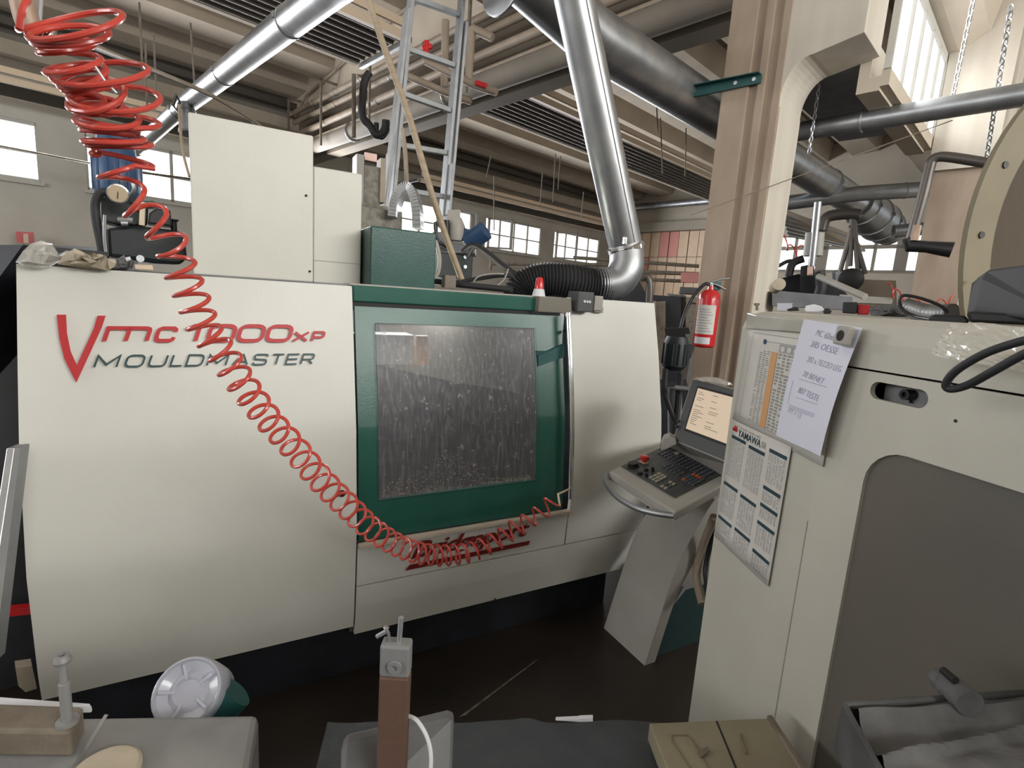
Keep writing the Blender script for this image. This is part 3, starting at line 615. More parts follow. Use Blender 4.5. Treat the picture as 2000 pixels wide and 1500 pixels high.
# lettering on the cover
def on(m_,z_,o_=.0125): return mac(m_,nz(z_)+o_,z_)
def word(body,x0,y0,x1,y1,x0t,m,shear=.25,offset=0,spacing=1): # baseline-left px, baseline-right px, top-left px
    a=S(x0,y0); b_=S(x1,y1); c_=S(*x0t); hgt=c_[1]-a[1]
    mb=MB(); textfit(mb,body,lambda u,v:on(a[0]+(b_[0]-a[0])*u,a[1]+(b_[1]-a[1])*u+hgt*v),shear,offset,spacing); return mb
def rr01(r_=.3,a_=1):
    out=[]
    for cx,cz,a0 in((1-r_,1-r_,0),(r_,1-r_,90),(r_,r_,180),(1-r_,r_,270)):
        for k in range(4): t_=R(a0+30*k); out.append((cx+r_*math.cos(t_),cz+r_*math.sin(t_)))
    return out
GL={'0':[(rr01(),1)],'O':[(rr01(),1)],'m':[([(0,0),(0,1),(.4,1),(.48,.93),(.5,.8),(.5,0)],0),([(.4,1),(.9,1),(.98,.93),(1,.8),(1,0)],0)],
 'c':[([(1,.70),(.99,.88),(.86,1),(.2,1),(.05,.9),(0,.7),(0,.3),(.05,.1),(.2,0),(.82,0),(.96,.1),(1,.28)],0)],
 '1':[([(-.55,.74),(.1,.98),(.5,1),(.5,0)],0)],'X':[([(0,0),(1,1)],0),([(0,1),(1,0)],0)],
 'P':[([(0,0),(0,1),(.8,1),(.97,.9),(1,.7),(.97,.5),(.8,.4),(0,.4)],0)],'M':[([(0,0),(0,1),(.5,.2),(1,1),(1,0)],0)],
 'U':[([(0,1),(0,.25),(.06,.08),(.22,0),(.78,0),(.94,.08),(1,.25),(1,1)],0)],'L':[([(0,1),(0,0),(1,0)],0)],'D':[([(0,0),(0,1),(.75,1),(.94,.9),(1,.7),(1,.3),(.94,.1),(.75,0)],1)],
 'A':[([(0,0),(.45,1),(.55,1),(1,0)],0),([(.15,.3),(.85,.3)],0)],'S':[([(1,.78),(.95,.95),(.8,1),(.2,1),(.04,.94),(0,.78),(.05,.6),(.2,.53),(.8,.49),(.95,.42),(1,.24),(.95,.06),(.8,0),(.2,0),(.04,.06),(0,.22)],0)],
 'T':[([(0,1),(1,1)],0),([(.5,1),(.5,0)],0)],'E':[([(1,1),(0,1),(0,0),(1,0)],0),([(0,.5),(.92,.5)],0)],'R':[([(0,0),(0,1),(.8,1),(.97,.92),(1,.75),(.97,.55),(.8,.46),(0,.46)],0),([(.6,.46),(1,0)],0)]}
def strokes(px0,px1,yb0,yb1,yt,text,cells,th,shear,m,z_off=.0125):
    # cells: (start,end) fractions between px0 and px1 of each letter
    a=S(px0,yb0); b_=S(px1,yb1); t_=S(px0,yt); h_=t_[1]-a[1]; W_=b_[0]-a[0]; mb=MB()
    for ch,(c0,c1) in zip(text,cells):
        for pts,closed in GL[ch]:
            q=[(W_*(c0+(c1-c0)*u)*1.0,v*(h_-th)+th/2) for u,v in pts]; n=len(q); L1=[];L2=[]
            for i in range(n):
                p0=q[i-1] if (i>0 or closed) else None; p1=q[(i+1)%n] if (i<n-1 or closed) else None; p=q[i]
                d=[]
                if p0: d.append((p[0]-p0[0],p[1]-p0[1]))
                if p1: d.append((p1[0]-p[0],p1[1]-p[1]))
                ns=[(-y/math.hypot(x,y),x/math.hypot(x,y)) for x,y in d]
                nx=sum(k[0] for k in ns); ny=sum(k[1] for k in ns); l=math.hypot(nx,ny) or 1; nx/=l; ny/=l
                mm=1/max(.45,nx*ns[0][0]+ny*ns[0][1]); hw=th/2*mm
                L1.append((p[0]+nx*hw,p[1]+ny*hw)); L2.append((p[0]-nx*hw,p[1]-ny*hw))
            G_=lambda p:on(a[0]+p[0]+shear*p[1],a[1]+(b_[1]-a[1])*(p[0]/W_)+p[1],z_off)
            for i in range(n if closed else n-1):
                j=(i+1)%n; mb.quad(G_(L1[i]),G_(L1[j]),G_(L2[j]),G_(L2[i]))
    return obj('lettering',mb,m,mach)
strokes(199,341,669,668,636,'mc',[(.03,.60),(.72,.97)],.0125,.30,'red')
strokes(362,566,669,668,631,'1000',[(.03,.14),(.19,.42),(.47,.70),(.75,.98)],.0135,.30,'red')
strokes(567,632,668,667,646,'XP',[(.05,.46),(.62,.94)],.0095,.30,'red')
_c=[];_x=.015
for ch,wd in zip('MOULDMASTER',(.105,.085,.083,.06,.083,.105,.085,.078,.07,.07,.072)): _c.append((_x,_x+wd*.80)); _x+=wd*1.098
strokes(177,616,718,711,692,'MOULDMASTER',_c,.0062,.32,'dteal')
mb=MB(); vl=[(113,614),(131,614),(133,650),(140,685),(152,712),(185,640),(192,616),(208,616),(200,640),(151,746),(128,700),(118,660)]
def poly(mb,px,parts):
    for f_ in parts: mb.add([on(*S(*px[i])) for i in f_],[tuple(range(len(f_)))])
poly(mb,vl,[(0,1,2,11),(11,2,3,10),(10,3,4,9),(9,4,5,8),(8,5,6,7)]); obj('lettering',mb,'red',mach)
obj('lettering',word('Bridgeport',800,1100,1030,1052,(803,1058),'red',.35,.02,.9),mat('dark_red_script',(.16,.012,.012),.5),mach)
a=S(790,1112); b_=S(1030,1062); mb=MB(); mb.quad(on(a[0],a[1]),on(b_[0],b_[1]),on(b_[0]+.006,b_[1]+.022),on(a[0]+.02,a[1]+.025)); obj('lettering',mb,bpy.data.materials['dark_red_script'],mach)
# beacon
t=thing('beacon_lamp','small warning beacon with red dome on the machine top','lamp',mac(1.37,-2.26,1.764))
o_=mac(1.37,-2.27,1.764); mb=MB(); mb.lathe([(.034,0),(.032,.008),(.026,.034),(.022,.036)],o_,Z,20); obj('base',mb,'whitep',t)
mb=MB(); mb.lathe([(.024,.036),(.023,.05),(.017,.085),(.012,.092),(0,.094)],o_,Z,20); obj('dome',mb,'redpaint',t)
# switch cover and box on the header
t=thing('door_interlock','grey bracket and switch box on the machine header above the door handle','switch box',mac(1.45,-2.2,1.69))
mb=MB(); mb.box(mac,1.315,1.50,-2.30,-2.17,1.688,1.762); obj('cover',mb,mat('khaki_cover',(.17,.155,.125),.5),t,bevel=.004)
mb=MB(); mb.box(mac,1.53,1.625,-2.25,-2.15,1.70,1.80); obj('switch_box',mb,'bezel',t,bevel=.006)
mb=MB(); mb.box(mac,1.645,1.70,-2.24,-2.17,1.71,1.785); mb.box(mac,1.66,1.715,-2.24,-2.18,1.70,1.73); obj('connector',mb,'kgrey',t,bevel=.004)
mb=MB()
for k in range(3): c_=mac(1.565+k*.016,-2.15,1.752); mb.cyl(c_,c_+nM*.006,.007,seg=8)
obj('lamp',mb,'whitep',t)
# ---- things on the machine top
def topbox(name,x0,x1,yt,yb,n,depth,m,label,cat='cabinet',z0=None,z1=None,**k):
    xm=(yt+yb)/2; m0=onn(x0,xm,n)[0]; m1=onn(x1,xm,n)[0]; zt=onn((x0+x1)/2,yt,n)[1] if z1 is None else z1; zb=z0 if z0 is not None else 1.757
    t=thing(name,label,cat,mac((m0+m1)/2,n-depth/2,zb)); mb=MB(); mb.box(mac,m0,m1,n-depth,n,zb,zt); o=obj('body',mb,m,t,bevel=.006,**k); return t,m0,m1,zb,zt
t,m0,m1,zb,zt=topbox('cover_box',373,612,242,535,-2.42,.55,'box','tall cream sheet-metal box, largest, on the machine top left of the green box')
for (x,y) in((598,382),(605,530)):
    mm,zz=onn(x,y,-2.418); mb=MB(); mb.cyl(mac(mm,-2.42,zz),mac(mm,-2.415,zz),.005,seg=8); obj('screw',mb,'dark',t)
t,m0,m1,zb,zt=topbox('cover_box',612,706,332,545,-2.66,.5,'box','lower cream sheet-metal box standing behind the tall one')
mm,zz=onn(650,512,-2.66); mb=MB(); mb.box(mac,m0,m1,-2.661,-2.658,zz,zz+.003); obj('seam',mb,'kgrey',t)
t,m0,m1,zb,zt=topbox('coolant_box',723,851,448,560,-2.5,.42,'greenlight','green metal box on the machine top between cream boxes and black tank')
t,m0,m1,zb,zt=topbox('casting_block',700,786,408,450,-2.95,.3,'cast','rough grey cast block behind the green box')
# column of machine head behind
t=thing('machine_head_column','weathered grey machine head column with pink label behind the cream boxes','machine column',mac(.75,-3.4,1.757))
def pbox(mb,x0,x1,y0,y1,n,dp):
    ma,za=onn(x0,y0,n); mb_,zb_=onn(x1,y1,n); mb.box(mac,ma,mb_,n-dp,n,zb_,za); return mb
obj('shaft',pbox(MB(),712,742,322,420,-3.3,.12),'cast',t); obj('rail',pbox(MB(),697,710,300,400,-3.28,.12),'piped',t); obj('rail',pbox(MB(),744,752,308,396,-3.28,.1),'pipew',t)
obj('label_plate',pbox(MB(),713,736,297,316,-3.29,.02),'tape',t); obj('foot',pbox(MB(),700,757,395,450,-3.25,.3),'cast',t)
mb=MB(); c0=onn(700,395,-3.25)[0]; mb.box(mac,c0,c0+.2,-3.5,-3.25,1.757,2.0); obj('socle',mb,'cast',t)
# cable chain arch
t=thing('cable_chain','grey segmented cable chain arching over behind the green box','cable chain',P(790,445,3.0))
ar=[P(770,425,3.05),P(773,400,3.05),P(782,378,3.05),P(793,367,3.05),P(803,370,3.05),P(811,388,3.05),P(816,415,3.05),P(817,447,3.05)]
ar=smoothpath(ar,4); 
for k in range(len(ar)-1):
    a,b_=ar[k],ar[k+1]; d=(b_-a); nn=d.cross(fw).normalized(); c_=(a+b_)/2; mb=MB()
    h_=d*.46; ww=nn*.022; dd=dM*.0+fw.cross(nn)*0+Vector((fw.x,fw.y,0)).normalized()*.06
    mb.hexa([c_-h_-ww-dd,c_+h_-ww-dd,c_+h_+ww-dd,c_-h_+ww-dd,c_-h_-ww+dd,c_+h_-ww+dd,c_+h_+ww+dd,c_-h_+ww+dd]); obj('link',mb,'alu',t)
# hydraulic power pack behind right
t=thing('power_pack','black hydraulic tank with blue pump and fittings behind the green box','hydraulic unit',mac(1.1,-3.0,1.757))
obj('tank',pbox(MB(),858,922,492,548,-2.95,.35),'tank',t,bevel=.008)
mb=MB(); 
for y in(502,521): p=mac(*[onn(909,y,-2.94)[0],-2.945,onn(909,y,-2.94)[1]]); mb.cyl(p-nM*.01,p+nM*.004,.011,seg=12)
obj('bolt',mb,'alu',t)
mb=MB(); mb.lathe([(.05,0),(.055,.03),(.055,.09),(.04,.12),(.03,.14)],P(890,470,3.4),Z,20); mb.box(fr_of(P(885,445,3.4),cr,fw),-.035,.04,-.03,.03,0,.1); obj('breather',mb,'kgrey',t)
mb=MB(); mb.cyl(P(915,475,3.4),P(948,450,3.35),.06,seg=20); mb.cyl(P(905,468,3.4),P(915,450,3.4),.035,seg=16); obj('pump_motor',mb,'blue',t,label='blue pump motor')
mb=MB(); mb.box(fr_of(P(885,498,3.38),cr,fw),-.09,.14,-.05,.05,0,.05); mb.box(fr_of(P(862,480,3.38),cr,fw),-.05,.04,-.05,.05,0,.07); obj('manifold',mb,'steelb',t)
mb=MB(); mb.cyl(P(872,470,3.35),P(872,430,3.35),.02,seg=10); mb.tube([P(862,445,3.3),P(850,435,3.3),P(856,470,3.3),P(880,485,3.3)],.01,8,sub=4); obj('fitting',mb,'black',t)
for pp,r_,lab in(([(905,490,3.2),(925,478,3.1),(950,492,3.05),(985,520,3.0),(1020,545,2.95)],.015,'thick black hose arching from the black tank down to the corrugated hose'),
             ([(915,500,3.2),(930,480,3.12),(960,505,3.05),(1000,533,3.0),(1030,550,2.95)],.012,'second black hose running beside the thick one from the black tank'),
             ([(880,553,2.9),(930,545,2.9),(975,538,2.9),(1000,540,2.9),(1010,552,2.9)],.012,'black cable lying across the machine top behind the header'),
             ([(850,550,2.8),(900,556,2.75),(960,562,2.7),(1000,566,2.65)],.016,'thick black cable lying flat behind the green header'),
             ([(925,550,2.85),(935,540,2.85),(960,535,2.85),(985,535,2.85)],.004,'thin grey wire loop on the machine top'),
             ([(993,525,2.85),(985,545,2.85),(975,555,2.85),(965,562,2.85)],.004,'thin white wire hanging by the corrugated hose'),
             ([(850,470,3.1),(858,500,3.1),(856,530,3.1),(845,548,3.0)],.012,'grey hose curving down beside the green box')):
    mb=MB(); mb.tube([P(*q) for q in pp],r_,10,sub=6); tag(obj('hose',mb,'rubber' if 'grey' not in lab and 'white' not in lab else 'kgrey'),lab,'hose')
t=thing('post_stub','short rusty square post stub on the machine top beside the wooden pole foot','post',mac(1.0,-2.5,1.757))
obj('post',pbox(MB(),870,890,537,563,-2.5,.05),'rust',t)
# wooden pole (leaning) and thin pipe
mb=MB(); mb.tube([P(902,547,2.9),P(850,400,2.95),P(800,230,3.0),P(760,120,3.05),P(712,-20,3.1)],.017,12,sub=3); tag(obj('wooden_pole',mb,'wood'),'long thin wooden pole leaning diagonally in front of the aluminium ladder','pole')
mb=MB(); mb.tube([P(786,250,3.6),P(792,300,3.6),P(795,362,3.5)],.014,10); tag(obj('thin_pipe',mb,'pipew'),'thin beige pipe dropping between the ladder rails onto the cable chain','pipe')
# ladder
t=thing('ladder','aluminium extension ladder leaning upwards behind the green box','ladder',P(815,440,3.75))
def rail(p,q,w_,nm):
    a,b_=P(*p),P(*q); d=(b_-a); s_=Vector((math.sin(R(52)),math.cos(R(52)),0)); n_=d.cross(s_).normalized()*.035; s_=s_*w_
    mb=MB(); mb.hexa([a-s_-n_,a+s_-n_,a+s_+n_,a-s_+n_,b_-s_-n_,b_+s_-n_,b_+s_+n_,b_-s_+n_]); return obj(nm,mb,'ladder',t,bevel=.004)
LB=[(762,430,3.7),(805,-25,3.9)]; RB=[(862,440,3.95),(904,-25,4.15)]
rail(*LB,.014,'side_rail'); rail(*RB,.014,'side_rail')
rail((749,420,3.66),(796,20,3.84),.012,'side_rail'); rail((872,440,3.98),(908,45,4.13),.012,'side_rail')
rail((742,420,3.62),(760,298,3.66),.006,'side_rail'); rail((874,420,3.9),(882,320,3.95),.008,'side_rail')
for y in(375,290,195,107,8,-60):
    f_=lambda L_,yy:P(L_[0][0]+(L_[1][0]-L_[0][0])*(yy-L_[0][1])/(L_[1][1]-L_[0][1]),yy,L_[0][2]+(L_[1][2]-L_[0][2])*(yy-L_[0][1])/(L_[1][1]-L_[0][1]))
    a=f_(LB,y-8 if y>250 else y-12); b_=f_(RB,y+9 if y>250 else y+22); mb=MB(); d=(b_-a).normalized(); n_=d.cross(Z).normalized()*.018; 
    mb.hexa([a-n_-Z*.016,b_-n_-Z*.016,b_+n_-Z*.016,a+n_-Z*.016,a-n_+Z*.016,b_-n_+Z*.016,b_+n_+Z*.016,a+n_+Z*.016]); obj('rung',mb,'ladder',t,bevel=.003)
# hydraulic unit on the left top
t=thing('lubrication_unit','black lubrication tank with blue motor and pressure gauge on the left machine top','hydraulic unit',mac(-.15,-2.9,1.757))
D=2.75
q=lambda x,y,d=D:P(x,y,d)
def pslab(mb,pts,D0,dpt):
    ps=[P(x,y,D0) for x,y in pts]; v=(Vector((ps[0].x,ps[0].y,0)).normalized())*dpt; return mb.prism(ps,v)
obj('tank',pslab(MB(),[(208,446),(262,440),(330,448),(355,452),(362,465),(366,505),(352,517),(300,514),(212,500)],2.7,.25),'tank',t,bevel=.012)
obj('tank_flange',pslab(MB(),[(203,452),(212,446),(214,505),(203,500)],2.68,.28),'black',t,bevel=.004)
obj('control_box',pslab(MB(),[(292,416),(304,407),(333,410),(336,442),(288,436)],2.68,.12),'black',t,bevel=.006)
mb=MB(); mb.lathe([(.0,0),(.075,0),(.085,.03),(.085,.17),(.07,.20),(.06,.30),(0,.30)],q(232,395,2.9),Z,28)
for k in range(14):
    th=2*math.pi*k/14; c_=q(232,395,2.9)+Vector((math.cos(th),math.sin(th),0))*.085; mb.cyl(c_+Z*.04,c_+Z*.17,.006,seg=5)
obj('motor',mb,'blue',t,label='blue upright motor')
obj('pump_block',pslab(MB(),[(196,385),(260,382),(290,408),(288,440),(230,440),(198,430)],2.75,.15),'tank',t,bevel=.006)
obj('valve_block',pslab(MB(),[(255,392),(300,392),(312,405),(268,410)],2.72,.08),'greenlight',t,bevel=.004)
mb=MB(); c_=q(230,378,2.62); ax=(O-c_).normalized(); mb.lathe([(.034,0),(.036,.01),(.036,.02),(.031,.022)],c_,ax,24); obj('gauge_case',mb,'chrome',t)
mb=MB(); mb.lathe([(.031,.0225),(0,.0226)],c_,ax,24); obj('gauge_face',mb,mat('gauge_dial',(.42,.33,.22),.4),t); mb=MB(); mb.box(fr_of(c_+ax*.027,cr,ax,cu_),-.002,.002,-.0035,-.0025,-.02,.02); obj('needle',mb,'dark',t)
mb=MB(); mb.tube([q(215,380,2.7),q(198,375,2.7),q(186,395,2.7),q(188,430,2.7),q(196,470,2.7),q(202,505,2.7)],.016,10,sub=5); obj('flexible_pipe',mb,'rubber',t)
mb=MB(); mb.tube([q(205,420,2.66),q(204,460,2.66),q(208,500,2.66)],.006,8,sub=4); obj('thin_tube',mb,'galv',t)
mb=MB(); mb.cyl(q(274,505,2.69),q(274,505,2.66),.014,seg=14); obj('drain_plug',mb,'alu',t)
mb=MB(); mb.cyl(q(277,440,2.64),q(279,395,2.64),.01,seg=10); obj('sight_tube',mb,'cream',t)
mb=MB(); mb.tube([q(250,385,2.7),q(262,372,2.66),q(258,350,2.66)],.008,8,sub=4); mb.cyl(q(232,430,2.7),q(262,432,2.68),.014,seg=10); mb.cyl(q(236,436,2.66),q(250,436,2.66),.012,seg=10); obj('fitting',mb,'galvdull',t)
mb=MB(); mb.lathe([(.012,0),(.012,.04),(.02,.045),(.02,.05)],q(340,452,2.75),Z,12); obj('filler_cap',mb,'black',t)
# crumpled things on the left machine top
def blob(name,pts,D,dpt,m,label,cat,seed,amp=.012,solid=0,n=9):
    rnd=random.Random(seed); ps=[P(x,y,D) for x,y in pts]; cx=sum((p for p in ps),Vector())/len(ps); mb=MB(); vs=[];fs=[]
    k=len(ps); dv=Vector((cx.x,cx.y,0)).normalized()*dpt; rings=5
    J=lambda s_:Vector((rnd.uniform(-s_,s_),rnd.uniform(-s_,s_),rnd.uniform(-s_,s_)))
    for r_ in range(rings):
        f_=1-r_/(rings); bul=math.sin(math.pi*.5*(r_/(rings-1)))
        for p in ps: vs.append(cx+(p-cx)*f_*(1)-dv*.5*bul+(J(amp) if r_ else Vector()))
    for r_ in range(rings-1):
        for i in range(k): fs.append((r_*k+i,r_*k+(i+1)%k,(r_+1)*k+(i+1)%k,(r_+1)*k+i))
    fs.append(tuple((rings-1)*k+i for i in range(k)))
    base=len(vs)
    for p in ps: vs.append(cx+(p-cx)*.9+dv*.5)
    for i in range(k): fs.append((i,(i+1)%k,base+(i+1)%k,base+i))
    fs.append(tuple(base+i for i in range(k)))
    mb.add(vs,fs); return tag(obj(name,mb,m),label,cat)
blob('plastic_bag',[(30,512),(45,490),(60,476),(80,470),(100,476),(112,492),(118,510),(100,520),(82,525),(50,522)],2.25,.12,'film','crumpled clear plastic bag on the left end of the machine top','bag',3,.02)
blob('crumpled_paper',[(112,516),(122,500),(150,492),(158,490),(172,498),(196,496),(210,505),(236,508),(226,520),(205,525),(150,522)],2.24,.1,'kraft','crumpled kraft wrapping paper on the left machine top','paper',5,.016)
blob('paper_scrap',[(115,497),(130,489),(150,494),(146,506),(124,508)],2.36,.05,'film','thin clear wrapping scrap beside the kraft paper','paper',8,.01)
blob('rag',[(218,522),(226,508),(242,498),(250,508),(262,512),(258,524),(240,527)],2.26,.06,'castd','small dark dusty rag at the end of the kraft paper','rag',9,.012)
t=thing('tag_card','white cardboard tag flap beside the dark rag','card',P(250,515,2.27)); obj('card',pslab(MB(),[(244,503),(254,501),(258,512),(249,514)],2.24,.004),'whitep',t)
t=thing('white_block','small white block strip on the machine edge under the red coil hose','block',P(285,527,2.23)); obj('block',pslab(MB(),[(262,516),(298,518),(300,528),(263,526)],2.24,.05),'cream',t,bevel=.003)
# ================================================================== red coiled air hose
CP=[(105,20,1.12,1.6),(130,60,1.13,1.2),(160,130,1.15,.85),(190,180,1.17,.65),(205,230,1.19,.6),(215,275,1.2,.65),(222,300,1.21,1.5),(232,340,1.22,3.8),(252,385,1.24,4.4),(295,425,1.26,4.0),(335,478,1.27,3.3),(350,520,1.28,2.8),(375,580,1.29,2.5),(400,640,1.30,2.5),(440,700,1.31,2.6),(480,760,1.33,2.9),(525,820,1.38,3.6),(575,875,1.46,4.5),(625,935,1.56,4.8),(680,990,1.67,4.3),(735,1040,1.77,3.6),(800,1075,1.86,2.9),(860,1085,1.92,2.6),(920,1078,1.98,3.0),(970,1055,2.02,3.5),(1010,1030,2.05,3.8),(1050,1005,2.08,4.4),(1086,975,2.1,4.5)]
pc=smoothpath([P(x,y,d) for x,y,d,s_ in CP],24); sp=[]
for i in range(len(CP)-1):
    for k in range(24): sp.append(CP[i][3]+(CP[i+1][3]-CP[i][3])*k/24)
sp.append(CP[-1][3])
# arc length & phase
path=[];ph=0;phs=[0.0]
for i in range(1,len(pc)):
    ph+=2*math.pi*(pc[i]-pc[i-1]).length/(sp[i]*.0145); phs.append(ph)
tot=int(phs[-1]/(2*math.pi)*22); cps=[]; i=0; u=None
for k in range(tot):
    a_=k/22*2*math.pi
    while i<len(phs)-2 and phs[i+1]<a_: i+=1
    f_=(a_-phs[i])/max(1e-6,(phs[i+1]-phs[i])); p=pc[i].lerp(pc[i+1],min(1,max(0,f_)))
    tt=(pc[min(i+3,len(pc)-1)]-pc[max(i-3,0)]).normalized()
    if u is None: u=tt.orthogonal().normalized()
    u=(u-tt*u.dot(tt)).normalized(); v=tt.cross(u)
    tpos=i/len(pc); rr=(.030 if tpos<.6 else .030+.008*min(1,(tpos-.6)/.1)) if tpos>.24 else .030+.022*(.24-tpos)/.24
    wob=0.0
    if tpos<.24: wob=.018*math.sin(k/22*1.7)+.012*math.sin(k/22*3.1+1)
    if tpos>.93: rr=.034
    # sagging: ends tilt
    cps.append(p+u*math.cos(a_)*(rr+wob)+v*math.sin(a_)*(rr+wob)+Vector((wob*.8,wob*.5,-abs(wob)*.3)))
t=thing('coiled_air_hose','long red coiled air hose hanging at upper left and sagging across the machine front','hose',P(120,60,1.15))
mb=MB(); mb.tube(cps,.0047,8); obj('coil',mb,'hose',t)
mb=MB(); e=cps[-1]; mb.tube([e,P(1090,965,2.12),mac(1.478,nz(.85)+.045,.83)],.0045,8); obj('end_fitting',mb,'cream',t)
mb=MB(); mb.tube([P(186,130,1.1),P(205,158,1.1),P(228,182,1.1)],.0018,6); obj('cable_tie',mb,'whitep',t,label='white cable tie')
mb=MB(); mb.tube([cps[0],cps[0]+Z*.03+cr*.01,P(80,-40,1.14)],.0045,8,sub=4); obj('hose_tail',mb,'hose',t)
t=thing('air_supply_pipe','worn copper-coloured air supply pipe with steel fitting at the top left corner','pipe',P(60,60,1.2))
mb=MB(); mb.tube([P(40,-20,1.2),P(50,30,1.2),P(62,62,1.2)],.0165,14,sub=4); obj('pipe',mb,'copper',t)
mb=MB(); mb.tube([P(62,62,1.2),P(70,78,1.2),P(82,82,1.2),P(92,72,1.2),P(94,55,1.2)],.011,12,sub=4); obj('elbow',mb,'chrome',t)
mb=MB(); mb.cyl(P(78,-15,1.22),P(72,70,1.2),.005,seg=8); obj('rod',mb,'alu',t)
# overhead string/cables left
for pp,r_,lab,mm in(([(180,90,4),(250,118,4.5),(330,150,5),(420,190,5.5),(500,240,6),(560,290,6.2)],.018,'thin beige cable running from the coil towards the white box','pipew'),
              ([(350,205,6),(352,250,5.9),(358,300,5.8),(370,345,5.7)],.012,'thin orange-beige cord hanging left of the white box','wood'),):
    mb=MB(); mb.tube([P(*x) for x in pp],r_,8,sub=4); tag(obj('cord',mb,mm),lab,'cord')
mb=MB(); mb.tube([P(338,205,8.2),P(345,185,8.2),P(352,200,8.2),P(345,218,8.2)],.02,8,closed=True); tag(obj('hanging_ring',mb,'piped'),'dark ring hanging at the joint of the suction duct','ring')
mb=MB(); mb.tube([P(0,285,12),P(120,308,12),P(260,335,12.5),P(378,350,13)],.02,6); tag(obj('wall_cable',mb,'rust'),'thin cable strung across the left windows','cable')
t=thing('hydrant_sign','red and cream fire sign on the rear wall at far left','sign',P(48,470,13.5))
mb=MB(); pslab(mb,[(31,452),(66,454),(68,476),(33,474)],13.6,.03); obj('board',mb,'redpaint',t); mb=MB(); pslab(mb,[(45,456),(55,457),(56,475),(46,474)],13.5,.02); obj('symbol',mb,'cream',t)
mb=MB()
for p,q_ in(((1120,503),(1365,520)),((960,515),(1190,517)),((1240,530),(1365,535)),((1240,545),(1330,549))): mb.tube([P(*p,11),P(*q_,11)],.035,8)
mb.cyl(P(960,490,11),P(958,527,11),.03,seg=6); tag(obj('wall_rails',mb,'rust'),'dark horizontal pipe rails on the rear wall beneath the windows','rail')
t=thing('hydrant_cabinet','red fire cabinet on the sheeted partition left of the column','cabinet',P(1345,545,10.5)); obj('body',pslab(MB(),[(1330,532),(1366,532),(1364,552),(1330,551)],10.5,.2),'pinksh',t)
# ================================================================== left edge: neighbouring machine
t=thing('neighbour_machine','dark machine standing beyond the left end of the milling machine','machine',P(0,900,2.6))
fr=fr_of((-3.6,1.9,0),dM,-nM); mb=MB()
mb.prism([P(-700,492,3.2),P(-300,480,3.0),P(45,478,2.6) ,P(182,482,3.2),P(182,530,3.2),P(60,1500,2.7),P(-700,1500,3)],Vector((-.15,.5,0))); obj('body',mb,'navy',t)
obj('edge_strip',pslab(MB(),[(110,483),(210,492),(212,500),(110,492)],2.62,.05),'rubber',t)
mb=MB(); pslab(mb,[(-20,1193),(62,1185),(62,1200),(-20,1208)],2.45,.03); obj('red_stripe',mb,'redpaint',t)
mb=MB(); pslab(mb,[(30,1305),(62,1300),(72,1345),(50,1352),(36,1340)],2.42,.05); obj('knob',mb,'kraft',t)
t=thing('aluminium_profile','aluminium profile leaning against the left end of the milling machine','profile',P(10,1250,2.0))
mb=MB(); a=P(26,875,2.0);b_=P(-38,1300,1.75); s_=Vector((.014,.006,0)); v=Vector((-.01,.04,0)); mb.hexa([a-s_,a+s_*.2,a+s_*.2+v,a-s_+v,b_-s_,b_+s_*.2,b_+s_*.2+v,b_-s_+v]); obj('face',mb,'alu',t,bevel=.002)
mb=MB(); mb.hexa([a+s_*.2,a+s_,a+s_+v,a+s_*.2+v,b_+s_*.3,b_+s_*1.7,b_+s_*1.7+v,b_+s_*.3+v]); obj('side',mb,'galvdull',t)
# ================================================================== area behind the machine at the right
t=thing('fire_extinguisher','red fire extinguisher with white label hanging on the concrete column','fire extinguisher',hall(4.42,2.2,1.35))
c0=P(1371,672,4.62); c1=P(1387,585,4.62); ax=Z; o_=Vector((c0.x,c0.y,c0.z-.03)); L_=c1.z-c0.z+.03
o_=P(1374,678,4.6); L_=.47
mb=MB(); mb.lathe([(.0,0),(.07,.0),(.084,.015),(.086,.04),(.086,L_-.08),(.075,L_-.035),(.05,L_-.008),(.025,L_),(.02,L_+.03)],o_,Z,28); obj('cylinder',mb,'redpaint',t)
mb=MB(); 
def cylpatch(o_,r,z0,z1,th0,th1,n=10):
    return lambda i,j:o_+Vector((math.cos(th0+(th1-th0)*i/n)*r,math.sin(th0+(th1-th0)*i/n)*r,z0+(z1-z0)*j))
dirc=math.atan2(-o_.y,-o_.x)
mb.grid(cylpatch(o_,.0868,.11,.345,dirc-1.2,dirc+.75),11,2,smooth=True); obj('label_sheet',mb,'paper2',t)
mb=MB(); mb.grid(cylpatch(o_,.0868,.03,.085,dirc-1.1,dirc+.5),11,2,smooth=True); obj('label_sheet',mb,'whitep',t)
mb=MB()
for k in range(9): mb.grid(cylpatch(o_,.0874,.13+k*.022,.137+k*.022,dirc-1.0+.1*(k%2),dirc+.5-.2*(k%3)),11,2)
obj('print',mb,'inkl',t)
mb=MB(); tp=o_+Z*(L_+.03); s_=cr*1; mb.cyl(tp-Z*.02,tp+Z*.02,.02,seg=12); mb.tube([tp+Z*.02,tp+s_*.05+Z*.005,tp+s_*.12-Z*.03],.008,8); mb.tube([tp+Z*.03,tp+s_*.06+Z*.05,tp+s_*.14+Z*.06],.008,8); obj('valve_handle',mb,'galv',t)
mb=MB(); mb.tube([tp,tp-s_*.06+Z*.01,P(1347,590,4.55),P(1330,640,4.5),P(1325,690,4.5)],.014,10,sub=5); obj('hose',mb,'black',t)
mb=MB(); mb.box(fr_of(P(1398,566,4.65),cr,fw),-.05,.03,-.02,.02,0,.06); obj('hook',mb,'teal',t)
t=thing('coolant_pump','black coolant pump motor between the machine and the column','pump',P(1320,760,4.0))
